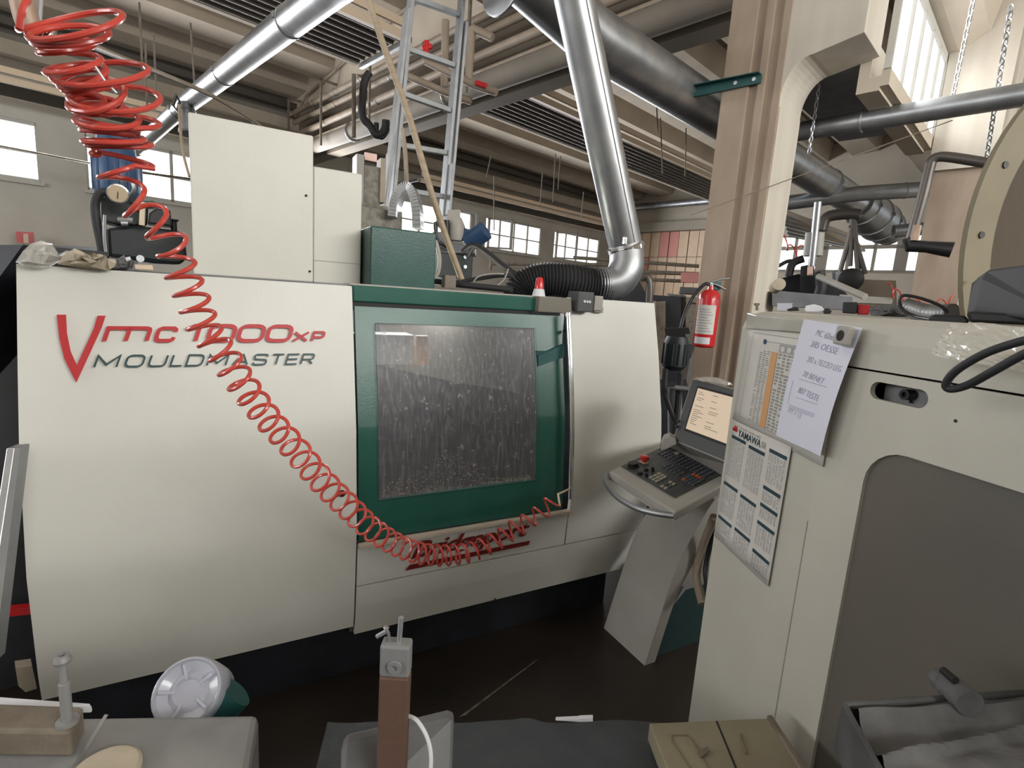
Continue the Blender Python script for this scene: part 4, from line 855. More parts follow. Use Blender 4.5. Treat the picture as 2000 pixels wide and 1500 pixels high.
mb=MB(); mb.lathe([(0,0),(.06,0),(.085,.03),(.085,.20),(.07,.24),(.02,.26)],P(1315,722,3.9),Z,20)
for k in range(12):
    th=k*math.pi/6; c_=P(1315,722,3.9)+Vector((math.cos(th),math.sin(th),0))*.085; mb.cyl(c_+Z*.04,c_+Z*.19,.008,seg=5)
obj('motor',mb,'tank',t)
mb=MB(); pslab(mb,[(1298,642),(1345,640),(1348,652),(1300,655)],3.9,.1); mb.box(fr_of(P(1318,700,3.9),cr,fw),-.05,.1,-.05,.05,0,.1); obj('terminal_box',mb,'black',t)
mb=MB(); mb.tube([P(1300,720,3.85),P(1298,760,3.85),P(1310,800,3.85),P(1325,830,3.85)],.02,8,sub=4); obj('hose',mb,'rubber',t); mb=MB(); mb.tube([P(1330,730,3.85),P(1325,780,3.85),P(1318,860,3.85)],.022,8,sub=4); obj('hose',mb,'rubber',t)
mb=MB(); mb.cyl(P(1318,757,3.8),P(1345,760,3.8),.02,seg=10); mb.cyl(P(1318,850,3.9),P(1318,757,3.9),.05,seg=12); obj('pipe',mb,'galvdull',t)
t=thing('notice_board','tall framed wire-mesh cabinet door behind the fire extinguisher hose','cabinet',P(1330,700,5.6))
mb=MB(); pslab(mb,[(1308,576),(1340,578),(1338,700),(1297,720)],5.6,.05); obj('mesh_panel',mb,'rust',t)
mb=MB(); pslab(mb,[(1304,573),(1310,573),(1298,720),(1291,720)],5.55,.05); pslab(mb,[(1304,573),(1340,577),(1340,581),(1304,577)],5.55,.05); obj('frame',mb,'galv',t)
mb=MB(); pslab(mb,[(1316,610),(1322,605),(1320,640),(1310,645)],5.55,.01); obj('paper_scrap',mb,'tape',t)
mb=MB(); pslab(mb,[(1366,575),(1371,577),(1345,760),(1338,760)],4.75,.05); tag(obj('steel_angle',mb,'galvdull'),'upright grey steel angle left of the column foot','angle')
t=thing('junction_box','pale grey box above the mesh cabinet left of the column','box',P(1345,575,5.4)); obj('body',pslab(MB(),[(1328,560),(1366,562),(1365,576),(1326,574)],5.4,.15),'steelb',t,bevel=.01)
mb=MB(); mb.tube([P(1250,545,4.5),P(1262,540,4.5),P(1269,555,4.5),P(1268,590,4.5)],.03,10,sub=5); tag(obj('bent_tube',mb,'piped'),'dark bent tube behind the right end of the machine','pipe')
t=thing('rear_machine','dark grey machine body behind the right end of the milling machine','machine',P(1260,600,5))
obj('body',pslab(MB(),[(1205,560),(1240,530),(1262,575),(1330,580),(1330,900),(1205,900)],5.2,.8),'navy',t); obj('guard',pslab(MB(),[(1262,590),(1300,588),(1298,900),(1262,900)],5.1,.1),'rust',t)
mb=MB(); pslab(mb,[(1275,588),(1281,588),(1283,720),(1277,720)],5.05,.02); obj('slotted_strip',mb,'galvdull',t)
t=thing('dark_cabinet','dark steel cabinet behind the control console','cabinet',P(1330,900,4.3))
obj('body',pslab(MB(),[(1285,760),(1345,760),(1345,1200),(1270,1200)],4.3,.6),'navy',t)
# ================================================================== CONTROL CONSOLE
con=thing('control_console','grey operator console with tilted screen on a curved pedestal right of the machine','control console',mac(1.85,-1.83,0))
cL=[(1.77,0.0),(1.84,.26),(1.90,.47),(1.97,.61),(2.07,.76),(2.12,.82)]; cRr=[(1.84,0.0),(1.93,.32),(2.03,.50),(2.15,.70),(2.22,.80),(2.26,.84)]
cl=smoothpath([Vector((a,0,b_)) for a,b_ in cL],4); cq=smoothpath([Vector((a,0,b_)) for a,b_ in cRr],4)
n0,n1=-1.99,-1.67; mb=MB()
for k in range(len(cl)-1):
    a,b_,c_,d_=cl[k],cl[k+1],cq[k+1],cq[k]
    mb.hexa([mac(a.x,n0,a.z),mac(d_.x,n0,d_.z),mac(d_.x,n1,d_.z),mac(a.x,n1,a.z),mac(b_.x,n0,b_.z),mac(c_.x,n0,c_.z),mac(c_.x,n1,c_.z),mac(b_.x,n1,b_.z)])
obj('pedestal',mb,'kgrey',con)
mb=MB(); q1_=[(1.88,0),(1.95,.27),(2.04,.36),(2.75,.36),(2.75,0)]
mb.prism([mac(a,-1.70,b_) for a,b_ in q1_],nM*-.28); obj('cable_duct_base',mb,mat('dark_teal_paint',(.008,.035,.035),.45),con,label='teal base box behind the pedestal')
mb=MB(); mb.prism([mac(a,-1.69,b_) for a,b_ in [(1.94,.27),(2.0,.36),(2.75,.37),(2.75,.35),(2.02,.34)]],nM*-.3); obj('base_lid',mb,'galvdull',con)
# keyboard housing: operator edge at m=1.67 z=.93 ; rear edge m=2.15 z=1.02
kz=.945
def kp(x,y,dz=0): # point on keyboard plane
    a=onz(1200,918,kz)
    nrm=(-dM*.20+Z).normalized(); return onp(x,y,a,nrm)+nrm*dz
kc=[kp(1190,920),kp(1318,1000),kp(1425,938),kp(1305,865)]
mb=MB(); mb.hexa([p-Z*.045 for p in kc]+kc); obj('keyboard_housing',mb,'kgrey',con,bevel=.008)
mb=MB(); mb.hexa([kc[1]-Z*.045-nM*.05,kc[2]-Z*.045-nM*.05,kc[2]-Z*.1-nM*.2,kc[1]-Z*.06-nM*.15-dM*-.1]+[kc[1]-Z*.04,kc[2]-Z*.04,kc[3]-Z*.04,kc[0]-Z*.04]); obj('under_tray',mb,'kgrey',con)
kk=[kp(1213,912,.003),kp(1318,974,.003),kp(1413,926,.003),kp(1303,870,.003)]
mb=MB(); mb.prism(kk,Z*.002); kpn=obj('key_panel',mb,'kdark',con)
def kuv(u,v,dz=0): return kk[0].lerp(kk[1],u).lerp(kk[3].lerp(kk[2],u),v)+Z*(.003+dz)
def key(u,v,su,sv,m,nm='key',h=.005):
    mb=MB(); mb.hexa([kuv(u-su,v-sv),kuv(u+su,v-sv),kuv(u+su,v+sv),kuv(u-su,v+sv),kuv(u-su,v-sv,h),kuv(u+su,v-sv,h),kuv(u+su,v+sv,h),kuv(u-su,v+sv,h)]); return obj(nm,mb,m,kpn)
M['key']=mat('key_cap',(.075,.08,.088),.5); M['keyl']=mat('pale_key_cap',(.30,.28,.22),.5); M['keyo']=mat('orange_key',(.42,.10,.04),.5)
for r_ in range(4):
    for k in range(13): key(.1+k*.067,.70+r_*.07,.024,.024,'key')
for r_ in range(4):
    for k in range(4): key(.80+k*.05,.42+r_*.07,.018,.024,'keyo' if r_==3 and k<3 or(k==0 and r_==0) else 'key')
for r_ in range(3):
    for k in range(3):
        if (r_+k)%2==0 or True: key(.50+k*.055,.10+r_*.08,.02,.028,'keyl')
for r_ in range(3):
    for k in range(2): key(.74+k*.055,.06+r_*.08,.018,.024,'keyl' if r_!=1 else 'key')
for r_ in range(2):
    for k in range(5): key(.42+k*.065,.46+r_*.09,.024,.03,'key')
def knob(x,y,r_,h,m,nm='knob'):
    p=kp(x,y,.004); mb=MB(); mb.lathe([(r_*1.05,0),(r_*1.05,h*.3),(r_*.85,h*.35),(r_*.85,h),(0,h)],p,(-dM*.2+Z),20); return obj(nm,mb,m,con)
knob(1237,913,.028,.022,'black','override_dial')
p=kp(1258,905,.004); mb=MB(); mb.lathe([(.012,0),(.012,.018),(.021,.02),(.022,.032),(.015,.037),(0,.038)],p,Z,20); obj('emergency_stop',mb,'redpaint',con,label='red emergency stop button')
mb=MB(); mb.box(fr_of(p,dM,nM),-.02,.02,-.02,.02,0,.004); obj('emergency_plate',mb,'cream',con)
knob(1250,928,.013,.014,'black'); knob(1262,921,.011,.014,'black'); knob(1263,933,.008,.02,'black'); knob(1275,922,.008,.022,'black'); key(.30,.88,.03,.03,'keyl','rocker_switch',.01)
# handle bar
hb=[kp(1184,921,-.02),kp(1183,935,-.022),kp(1205,962,-.022),kp(1240,982,-.022),kp(1280,993,-.022),kp(1316,998,-.022)]
mb=MB(); mb.tube(hb,.013,14,sub=5); obj('handle_bar',mb,'galvdull',con)
# memory box on the left rear
mb=MB(); pslab(mb,[(1291,866),(1296,856),(1308,852),(1320,858),(1322,868),(1300,878),(1291,880)],2.43,.08); obj('connector_box',mb,'kgrey',con,bevel=.004)
# screen housing
sA,sB,sD=P(1313,860,2.47),P(1352,738,2.60),P(1445,915,2.28)
sC=onp(1475,768,sA,(sB-sA).cross(sD-sA))
dv=(sB-sA).cross(sD-sA).normalized(); dv=dv if dv.dot(sA-O)>0 else -dv
mb=MB(); mb.prism([sA,sB,sC,sD],dv*.09); obj('screen_housing',mb,'kgrey',con,bevel=.006)
def suv(u,v,d=.002): return sA.lerp(sD,u).lerp(sB.lerp(sC,u),v)-dv*d
sub=lambda u0,u1,v0,v1,d:[suv(u0,v0,d),suv(u1,v0,d),suv(u1,v1,d),suv(u0,v1,d)]
mb=MB(); mb.prism(sub(.02,.98,.02,.98,.002),dv*.001); obj('front_bezel',mb,'bezel',con)
mb=MB(); mb.prism(sub(.13,.87,.20,.90,.004),dv*.001); obj('screen_gasket',mb,'black',con)
mb=MB(); mb.prism(sub(.155,.85,.235,.865,.006),dv*.001); scr=obj('screen',mb,'screen',con)
mb=MB(); rnd=random.Random(4)
for k in range(17):
    v=.81-k*.03
    for s0,s1 in((.19,.36),(.42,.62)):
        if rnd.random()<.75:
            w_=s0+(s1-s0)*rnd.uniform(.3,1); mb=MB(); mb.quad(suv(s0,v,.008),suv(w_,v,.008),suv(w_,v+.007,.008),suv(s0,v+.007,.008)); obj('text_line',mb,'stext',scr)
obj('housing_base',MB().hexa([kp(1303,868,-.02),kp(1428,936,-.02),kp(1440,905,-.02),kp(1330,850,-.02),sA,sD,sD+dv*.08,sA+dv*.08]),'kgrey',con)
mb=MB()
for y in(826,836): c_=P(1327+(836-y)*.3,y,2.49); mb.cyl(c_-dv*.02,c_-dv*.03,.008,seg=8)
obj('side_key',mb,'black',con)
blob('film_wrap',[(1353,738),(1378,736),(1402,738),(1428,748),(1432,752),(1400,750),(1372,746)],2.55,.06,'film','clear plastic film lying on top of the console screen','film',12,.006)
t=thing('card_note','small cream card lying between screen and keys of the console','card',P(1332,868,2.42)); obj('card',MB().prism([kp(1322,872,.012),kp(1332,863,.012),kp(1341,866,.012),kp(1330,876,.012)],Z*.002),'cream',t)
for pp,r_,lab in(([(1395,1010,2.5),(1375,1060,2.6),(1360,1120,2.6),(1372,1180,2.5)],.02,'beige cable conduit rising behind the console pedestal'),([(1410,1000,2.5),(1392,1050,2.6),(1378,1110,2.6),(1385,1170,2.5)],.012,'thin cable beside the conduit behind the pedestal')):
    mb=MB(); mb.tube([P(*x) for x in pp],r_,10,sub=5); tag(obj('cable',mb,'pipew' if r_>.015 else 'black'),lab,'cable')
# ================================================================== RIGHT CABINET MACHINE
Bp=Vector((.681,1.107,0)); Lp=Vector((.626,1.454,0)); d2=Vector((.268,-.963,0)).normalized(); Ep=Bp+d2*1.0; TOPZ=1.757
n1v=Vector(((Bp-Lp).y,-(Bp-Lp).x,0)).normalized(); n1v=n1v if n1v.dot(O-Bp)>0 else -n1v
n2v=Vector((d2.y,-d2.x,0)).normalized(); n2v=n2v if n2v.dot(O-Bp)>0 else -n2v
cab=thing('machine_cabinet','large cream machine cabinet with papers taped on it at the right','machine cabinet',Vector((1.2,1.0,0)))
bk=Vector((.50,.08,0))
def ringz(z,ins): # footprint inset
    iv=-n1v*ins; return [Lp+iv-(Lp-Bp).normalized()*ins+Z*z,Bp+(-n1v-n2v)*.5*ins+Z*z,Ep-n2v*ins+Z*z,Ep+bk+Z*z,Lp+bk+Z*z-(Lp-Bp).normalized()*ins]
rings=[ringz(0,0),ringz(TOPZ-.05,0),ringz(TOPZ-.03,.004),ringz(TOPZ-.012,.014),ringz(TOPZ-.003,.03),ringz(TOPZ,.05)]
# body without the front face (front is a plate with an opening)
mb=MB(); vs=[p for r_ in rings for p in r_]; fs=[]
for r_ in range(len(rings)-1):
    for k in range(5):
        if r_==0 and k==1: continue
        fs.append((r_*5+k,r_*5+(k+1)%5,(r_+1)*5+(k+1)%5,(r_+1)*5+k))
fs.append(tuple(25+k for k in range(5))); mb.add(vs,fs); body=obj('body',mb,'cab',cab)
mb=MB(); mb.prism([Lp+bk,Lp+bk*3,Ep+bk*3,Ep+bk],Z*1.505); obj('rear_body',mb,'cab',cab)  # added unseen block; holds low light off the machine front, carries the reel
def f2(x,y,d=0): return onp(x,y,Bp+n2v*d,n2v)
def f2l(p): return ((p-Bp).dot(d2),p.z)
def f2w(u,z,d=0): return Bp+d2*u+Z*z+n2v*d
def plate(name,outer,holes,w3,m,th,parent):
    bm=bmesh.new(); es=[]
    for loop in [outer]+holes:
        vs=[bm.verts.new((p[0],p[1],0)) for p in loop]
        for i in range(len(vs)): es.append(bm.edges.new((vs[i],vs[(i+1)%len(vs)])))
    bmesh.ops.triangle_fill(bm,use_beauty=True,use_dissolve=False,edges=es)
    bm.verts.index_update(); vv=[(v.co.x,v.co.y) for v in bm.verts]; ff=[tuple(v.index for v in f.verts) for f in bm.faces]; bm.free()
    mb=MB(); n=len(vv); mb.add([w3(a,b_,0) for a,b_ in vv]+[w3(a,b_,-th) for a,b_ in vv],ff+[tuple(i+n for i in f) for f in ff])
    k=0
    for loop in [outer]+holes:
        L_=len(loop); pts=[w3(a,b_,0) for a,b_ in loop]+[w3(a,b_,-th) for a,b_ in loop]
        mb.add(pts,[(i,(i+1)%L_,L_+(i+1)%L_,L_+i) for i in range(L_)])
    return obj(name,mb,m,parent)
def rrect(u0,u1,z0,z1,r_,n=6,cor=(1,1,1,1)):
    out=[]
    for (cx,cz,a0,on_) in((u1-r_,z1-r_,0,cor[0]),(u0+r_,z1-r_,90,cor[1]),(u0+r_,z0+r_,180,cor[2]),(u1-r_,z0+r_,270,cor[3])):
        for k in range(n+1): a=R(a0+90*k/n); out.append((cx+r_*math.cos(a),cz+r_*math.sin(a)))
    return out
oL=f2l(f2(1684,950))[0]; oT=f2l(f2(1760,888))[1]
sl=rrect(f2l(f2(1700,760))[0],f2l(f2(1813,780))[0],f2l(f2(1755,789))[1],f2l(f2(1755,753))[1],.016)
seamz=f2l(f2(1800,740))[1]
op=rrect(oL,.93,.15,oT,.075)
plate('front_cover',[(0,0),(1.0,0),(1.0,seamz-.002),(0,seamz-.002)],[sl,op],f2w,'cab',.012,cab)
plate('upper_front_cover',[(0,seamz+.002),(1.0,seamz+.002),(1.0,TOPZ-.05),(0,TOPZ-.05)],[],f2w,'cab',.012,cab)
mb=MB(); mb.prism([f2w(u,z,-.008) for u,z in rrect(oL-.01,.95,.12,oT+.01,.08)],-n2v*.006); obj('door_panel',mb,'gpanel',cab,label='dark smoked plastic panel in the rounded opening')
mb=MB(); u0=min(p[0] for p in sl)-.01; u1=max(p[0] for p in sl)+.01; zz0=min(p[1] for p in sl)-.01; zz1=max(p[1] for p in sl)+.01
mb.hexa([f2w(u0,zz0,-.05),f2w(u1,zz0,-.05),f2w(u1,zz0,-.06),f2w(u0,zz0,-.06),f2w(u0,zz1,-.05),f2w(u1,zz1,-.05),f2w(u1,zz1,-.06),f2w(u0,zz1,-.06)]); obj('slot_back',mb,'castm',cab)
c_=f2(1781,771,-.045); mb=MB(); mb.lathe([(.010,0),(.010,.02),(.005,.02),(.005,.012)],c_,n2v,14); mb.cyl(c_-Z*.016,c_,.003,seg=6); obj('latch',mb,'black',cab)
mb=MB(); mb.box(fr_of(f2w(0,.0,.0005),d2,n2v),-.001,.0015,-.001,.001,0,1.3); obj('corner_seam',mb,'kgrey',cab)
mb=MB(); mb.lathe([(.003,0),(0,.001)],f2(1866,822,.001),n2v,8); obj('screw_hole',mb,'dark',cab)
# ---- papers on face 1
def f1(x,y,d=.003): return onp(x,y,Bp+n1v*d,n1v)
def sheet(name,px,d,m,label,cat,nu=6,nv=8,curl=0,fn=f1):
    c4=[fn(x,y,d) for x,y in px] # TL TR BR BL
    def uv(u,v,dd=0):
        p=c4[0].lerp(c4[1],u).lerp(c4[3].lerp(c4[2],u),v); return p+n1v*(dd+curl*(v**2)*math.sin(u*2.5+.5))
    t=thing(name,label,cat,uv(.5,1))
    mb=MB(); mb.grid(lambda i,j:uv(i/nu,j/nv),nu+1,nv+1,smooth=True); obj('sheet',mb,m,t,solid=.0004)
    return t,uv
def bars(mb,uv,lst,dd=.0012):
    for u0,u1,v0,v1 in lst: mb.quad(uv(u0,v0,dd),uv(u1,v0,dd),uv(u1,v1,dd),uv(u0,v1,dd))
def rowsof(mb,uv,u0,u1,v0,v1,nr,nc,rnd,fill=.75,hf=.5):
    dv_=(v1-v0)/nr; du=(u1-u0)/nc
    for r_ in range(nr):
        for c_ in range(nc):
            if rnd.random()<fill:
                a=u0+c_*du+du*.1; bars(mb,uv,[(a,a+du*rnd.uniform(.45,.85),v0+r_*dv_,v0+r_*dv_+dv_*hf)])
# sleeve / drill chart
t,uv=sheet('laminated_chart',[(1462,640),(1648,663),(1607,912),(1431,818)],.004,'paper2','laminated grey drill table with orange column, upper sheet on the cream cabinet','chart',curl=0)
# the chart is limited to face 1; right part wraps on the bend
rnd=random.Random(2); mb=MB(); bars(mb,uv,[(.08,.082,.04,.93),(.08,.9,.04,.045),(.22,.9,.105,.11),(.08,.9,.93,.935)]); 
rowsof(mb,uv,.20,.33,.20,.93,34,3,rnd,.95,.45); rowsof(mb,uv,.42,.86,.20,.93,24,9,rnd,.95,.6); obj('print',mb,'ink',t)
mb=MB(); bars(mb,uv,[(.34,.41,.195,.93)],.0016); obj('orange_column',mb,'orange',t,label='orange highlighted column')
mb=MB(); bars(mb,uv,[(.42,.9,.115,.19)]); obj('header_band',mb,'inkl',t)
mb=MB()
for k in range(5):
    c_=(.46+k*.07,.155); mb.add([uv(c_[0]+.024*math.cos(x),c_[1]+.027*math.sin(x),.0018) for x in [2*math.pi*i/14 for i in range(14)]],[tuple(range(14))])
obj('round_icon',mb,'paper2',t)
mb=MB(); mb.add([uv(.245+.02*math.cos(x),.115+.027*math.sin(x),.0018) for x in [2*math.pi*i/8 for i in range(8)]],[tuple(range(8))]); obj('blue_icon',mb,'blue',t)
t,uv=sheet('plastic_sleeve',[(1460,612),(1600,628),(1600,652),(1456,642)],.006,'sleeve','wrinkled clear plastic top strip of the sleeve on the cabinet edge','plastic sleeve')
# tap maker's wall chart
t,uv=sheet('tap_chart',[(1433,820),(1546,873),(1500,1146),(1394,1045)],.007,'paper2','white tap chart with dark header bars, lower sheet on the cream cabinet','chart')
mb=MB(); textfit(mb,'YAMAWA',lambda u,v:uv(.13+.42*u,.105-.055*v,.0015),0,.02); obj('logo_text',mb,'inkteal',t)
mb=MB(); textfit(mb,'Threads made with',lambda u,v:uv(.13+.40*u,.042-.018*v,.0015)); obj('small_text',mb,'inkl',t)
mb=MB(); 
for k in range(3): mb.add([uv(.02+.03*k,.08,.0015),uv(.045+.03*k,.08,.0015),uv(.055+.025*k,.025,.0015),uv(.035+.025*k,.05,.0015)],[(0,1,2,3)])
bars(mb,uv,[(.02,.11,.06,.075)],.0015); obj('crown_emblem',mb,'redpaint',t)
rnd=random.Random(3)
blk=[(.03,.30,.115,.46),(.36,.64,.125,.465),(.70,.97,.075,.33),(.70,.97,.345,.47),(.70,.97,.475,.59),(.70,.97,.61,.80),(.03,.30,.505,.78),(.36,.64,.515,.78),(.03,.30,.80,.93),(.36,.64,.79,.95),(.70,.97,.83,.985)]
blk=[(a,b_,c_,d_) for a,b_,c_,d_ in blk]
mb=MB()
for (a,b_,c_,d_) in blk:
    mh=MB(); bars(mh,uv,[(a,b_,c_,c_+.026)],.0016); obj('header_bar',mh,'inkteal',t); rowsof(mb,uv,a,b_,c_+.034,d_-.01,max(3,int((d_-c_)/.011)),6,rnd,.9,.5)
obj('print',mb,'inkl',t)
mb=MB(); bars(mb,uv,[(.62,.98,.965,.972),(.03,.2,.955,.985)]); rowsof(mb,uv,.56,.64,.055,.10,5,3,rnd,1,.8); obj('small_print',mb,'ink',t)
# hand-written note
nc=[P(1564,623,1.345),P(1678,640,1.235),P(1606,891,1.255),P(1506,850,1.37)]
def nuv(u,v,dd=0):
    p=nc[0].lerp(nc[1],u).lerp(nc[3].lerp(nc[2],u),v); return p+n1v*(dd-.008+.010*math.sin(v*2.6)*(.3+u)+.012*v*v*(u-.5))
t=thing('handwritten_note','white handwritten note hanging askew on the cabinet under a square magnet','note',nuv(.5,1))
mb=MB(); mb.grid(lambda i,j:nuv(i/8,j/12),9,13,smooth=True); obj('sheet',mb,'paper',t)
mb=MB(); hw=[('MC 60x60-1',.30,.75,.11,.05),('385 OESSE',.26,.78,.20,.05),('202 x TEZZO LEG',.28,.93,.32,.045),('20 BENET',.28,.72,.44,.045),('807 TESTE',.28,.72,.58,.05),('371 + 13',.16,.46,.76,.04)]
for s_,u0,u1,v,h_ in hw: textfit(mb,s_,lambda u,w_:nuv(u0+(u1-u0)*u,v+.02*u-h_*w_,.0012),.25,-.01)
bars(mb,nuv,[(.23,.80,.47,.474),(.26,.72,.62,.624),(.17,.72,.70,.704),(.17,.72,.712,.716),(.17,.72,.725,.729),(.12,.125,.5,.7)],.0012); obj('handwriting',mb,'pencil',t)
t=thing('square_magnet','grey square magnet with dark centre holding the handwritten note','magnet',P(1652,655,1.23))
mc=P(1651,656,1.235); du=(nc[1]-nc[0]).normalized(); dvz=(nc[0]-nc[3]).normalized(); nn=du.cross(dvz); nn=nn if nn.dot(O-mc)>0 else -nn; fr=fr_of(mc,du,dvz,nn)
mb=MB(); mb.box(fr,-.016,.016,-.019,.019,-.004,.012); obj('block',mb,'kgrey',t,bevel=.004)
mb=MB(); mb.add([fr(.009*math.cos(x),.011*math.sin(x),.0125) for x in [2*math.pi*i/16 for i in range(16)]],[tuple(range(16))]); obj('dark_centre',mb,'dark',t)
# ---- things on top of the cabinet
zt=TOPZ+.0
def onztop(x,D): # point on cabinet top at pixel column x and distance D
    p=P(x,620,D); return Vector((p.x,p.y,zt))
reel=thing('cable_reel','big round wooden reel disc with pale rim standing at the right edge','reel',P(1980,600,2.1))
rc=P(2159,483.5,2.0); rx=(P(2200,430,2.1)-rc).normalized(); rx=Vector((math.sin(R(76.2)),math.cos(R(76.2)),0)); rz=Z; rn=rx.cross(rz).normalized()
def rp(r_,th,d): return rc+(rx*math.cos(th)+Z*math.sin(th))*r_+rn*d
def ring3(r0,r1,d0,d1,n=64):
    mb=MB(); prof_=[(r0,d0),(r1,d0),(r1,d1),(r0,d1)]
    vs=[rp(r_,2*math.pi*k/n,d) for k in range(n) for r_,d in prof_]; fs=[]
    for k in range(n):
        for j in range(4): fs.append((k*4+j,k*4+(j+1)%4,((k+1)%n)*4+(j+1)%4,((k+1)%n)*4+j))
    return mb.add(vs,fs,True)
rr=(P(1884,440,2.1)-rc).dot(-rx)/1
RR=.458
obj('rim',ring3(RR-.08,RR,-.006,.006),'reelw',reel,flat=True)
mb=MB(); mb.prism([rp(RR-.078,2*math.pi*k/64,-.03) for k in range(64)],rn*.02); obj('recessed_board',mb,'reeld',reel)
for k in range(9):
    th=R(115+k*22); p=rp(RR-.04,th,.0); mb=MB(); mb.cyl(p-rn*.009,p+rn*.009,.008,seg=10); obj('bolt_hole',mb,'dark',reel)
t=thing('grey_terminal','grey slanted plastic terminal case on the cabinet top at the right edge','terminal',onztop(1960,1.35))
ps=[P(1903,612,1.4),P(1918,545,1.42),P(1930,526,1.44),P(2080,505,1.2),P(2080,628,1.15)]
mb=MB(); mb.prism(ps,Vector((.12,.16,0))); obj('case',mb,mat('terminal_grey',(.045,.046,.05),.7),t,bevel=.006)
mb=MB(); pslab(mb,[(1888,608),(2060,618),(2060,636),(1895,628)],1.3,.2); obj('base',mb,'black',t,bevel=.004)
mb=MB(); pslab(mb,[(1812,622),(1822,614),(1885,616),(1895,628),(1885,634),(1818,632)],1.33,.08); tag(obj('black_pouch',mb,'black',bevel=.004),'flat black pouch lying left of the grey terminal','pouch')
mb=MB(); mb.tube([P(1850,612,1.5),P(1838,598,1.5),P(1800,583,1.5),P(1765,577,1.5),P(1757,588,1.5),P(1764,606,1.5),P(1790,618,1.48),P(1820,624,1.42)],.0035,8,sub=6); tag(obj('thin_cable',mb,'black'),'thin black cable looping on the cabinet top','cable')
mb=MB(); lp=[P(2060,652,.89),P(1990,668,.91),P(1925,690,.93),P(1870,722,.95),P(1848,748,.96),P(1856,760,.96),P(1890,752,.95),P(1940,725,.92),P(2000,692,.90),P(2060,668,.88)]
mb.tube(lp,.0055,10,sub=6); tag(obj('cable_loop',mb,'rubber'),'thick dark cable loop hanging over the cabinet edge at the right','cable')
mb=MB()
gp=[[(1862,632,1.10),(1920,630,1.05),(2000,640,.99),(2080,650,.93)],[(1842,655,1.09),(1900,655,1.035),(1990,665,.97),(2080,675,.92)],[(1828,678,1.08),(1885,682,1.025),(1985,695,.96),(2080,710,.91)],[(1820,694,1.075),(1875,704,1.02),(1980,722,.95),(2080,745,.90)]]
g=[[P(*q_) for q_ in row] for row in gp]; rnd=random.Random(6)
def bil(g,u,v):
    x=u*3;i=min(2,int(x));fx=x-i;y=v*3;j=min(2,int(y));fy=y-j
    return g[j][i].lerp(g[j][i+1],fx).lerp(g[j+1][i].lerp(g[j+1][i+1],fx),fy)
G=[[bil(g,i/18,j/12)+n2v*rnd.uniform(0,.006) for i in range(19)] for j in range(13)]
mb.grid(lambda i,j:G[j][i],19,13); o=obj('bag',mb,mat('clear_bag',(.60,.58,.50),.15,alpha=.75,coat=.8,bump=.5,bscale=30)); tag(o,'crumpled clear plastic bag draped over the cabinet edge below the grey terminal','bag'); o.name='clear_plastic_bag'
def small(name,px,D,dpt,m,label,cat,bev=.002):
    return tag(obj(name,pslab(MB(),px,D,dpt),m,bevel=bev),label,cat)
small('t_bolt',[(1472,592),(1484,592),(1484,596),(1481,597),(1482,606),(1475,606),(1476,597),(1472,596)],1.52,.015,'rust','small rusty T-bolt standing on the left corner of the cabinet top','bolt')
small('black_pen',[(1536,604),(1552,600),(1560,601),(1561,607),(1540,608)],1.6,.01,'black','short black screw-driver handle on the cabinet top','tool')
small('white_clip',[(1571,605),(1574,597),(1590,594),(1604,598),(1612,606),(1600,610),(1574,609)],1.6,.02,'whitep','white plastic clip between two black items on the cabinet top','clip')
small('black_plug',[(1607,610),(1610,603),(1618,602),(1625,608),(1622,613),(1610,613)],1.58,.015,'black','small black plug right of the white clip','plug')
small('black_case',[(1646,590),(1675,590),(1673,613),(1645,611)],1.7,.05,'navy','dark box beside the red box on the cabinet top','box',.003)
small('red_box',[(1674,594),(1700,596),(1697,615),(1673,614)],1.72,.05,'redpaint','small bright red box on the cabinet top','box',.003)
blob('grey_glove',[(1697,604),(1710,598),(1740,596),(1765,600),(1780,612),(1770,620),(1730,618),(1700,616)],1.62,.1,'castd','pale grey dusty glove beside the red box','glove',15,.008)
small('spare_note',[(1518,592),(1548,592),(1546,606),(1518,606)],2.6,.01,'paper','small white card behind the cabinet beside the column','card',0)
t=thing('hose_coil_bundle','rolled tape bundle hanging on the right side of the column','roll',P(1518,560,4.6)); 
mb=MB(); mb.cyl(P(1514,562,4.55),P(1522,555,4.4),.045,seg=16); obj('roll',mb,'kraft',t)
t=thing('spring_duct','grey ribbed spring hose lying on the cabinet top by the reel','hose',P(1820,615,1.9)); mb=MB(); cpp=smoothpath([P(1770,600,1.9),P(1810,612,1.85),P(1860,612,1.8)],14); mb.tube(cpp,.02,12,r_list=[.02 if k%2 else .026 for k in range(len(cpp))]); obj('hose',mb,'alu',t)
# ================================================================== background machinery on the right
t=thing('background_beam','long blue-grey steel beam behind the cabinet beside the column','beam',P(1590,600,5.2)); obj('beam',pslab(MB(),[(1508,567),(1665,580),(1665,606),(1508,597)],5.2,.3),'steelb',t)
t=thing('background_lathe','dark machine with hoses and upright pipes behind the blue-grey beam','machine',P(1580,590,6.5))
obj('bed',pslab(MB(),[(1520,545),(1560,535),(1600,545),(1640,560),(1660,580),(1520,572)],6.5,.6),'navy',t)
obj('headstock',pslab(MB(),[(1564,520),(1590,515),(1592,572),(1562,570)],6.3,.3),'tank',t); obj('plate',pslab(MB(),[(1577,520),(1588,520),(1588,538),(1576,538)],6.28,.02),'tape',t)
mb=MB(); mb.cyl(P(1585,520,6.3),P(1598,395,6.3),.035,seg=12); obj('upright_pipe',mb,'galvdull',t)
mb=MB(); mb.cyl(P(1583,500,6.35),P(1588,455,6.35),.07,seg=14); mb.cyl(P(1594,500,6.35),P(1598,455,6.35),.06,seg=14); obj('filter_cartridge',mb,'kgrey',t)
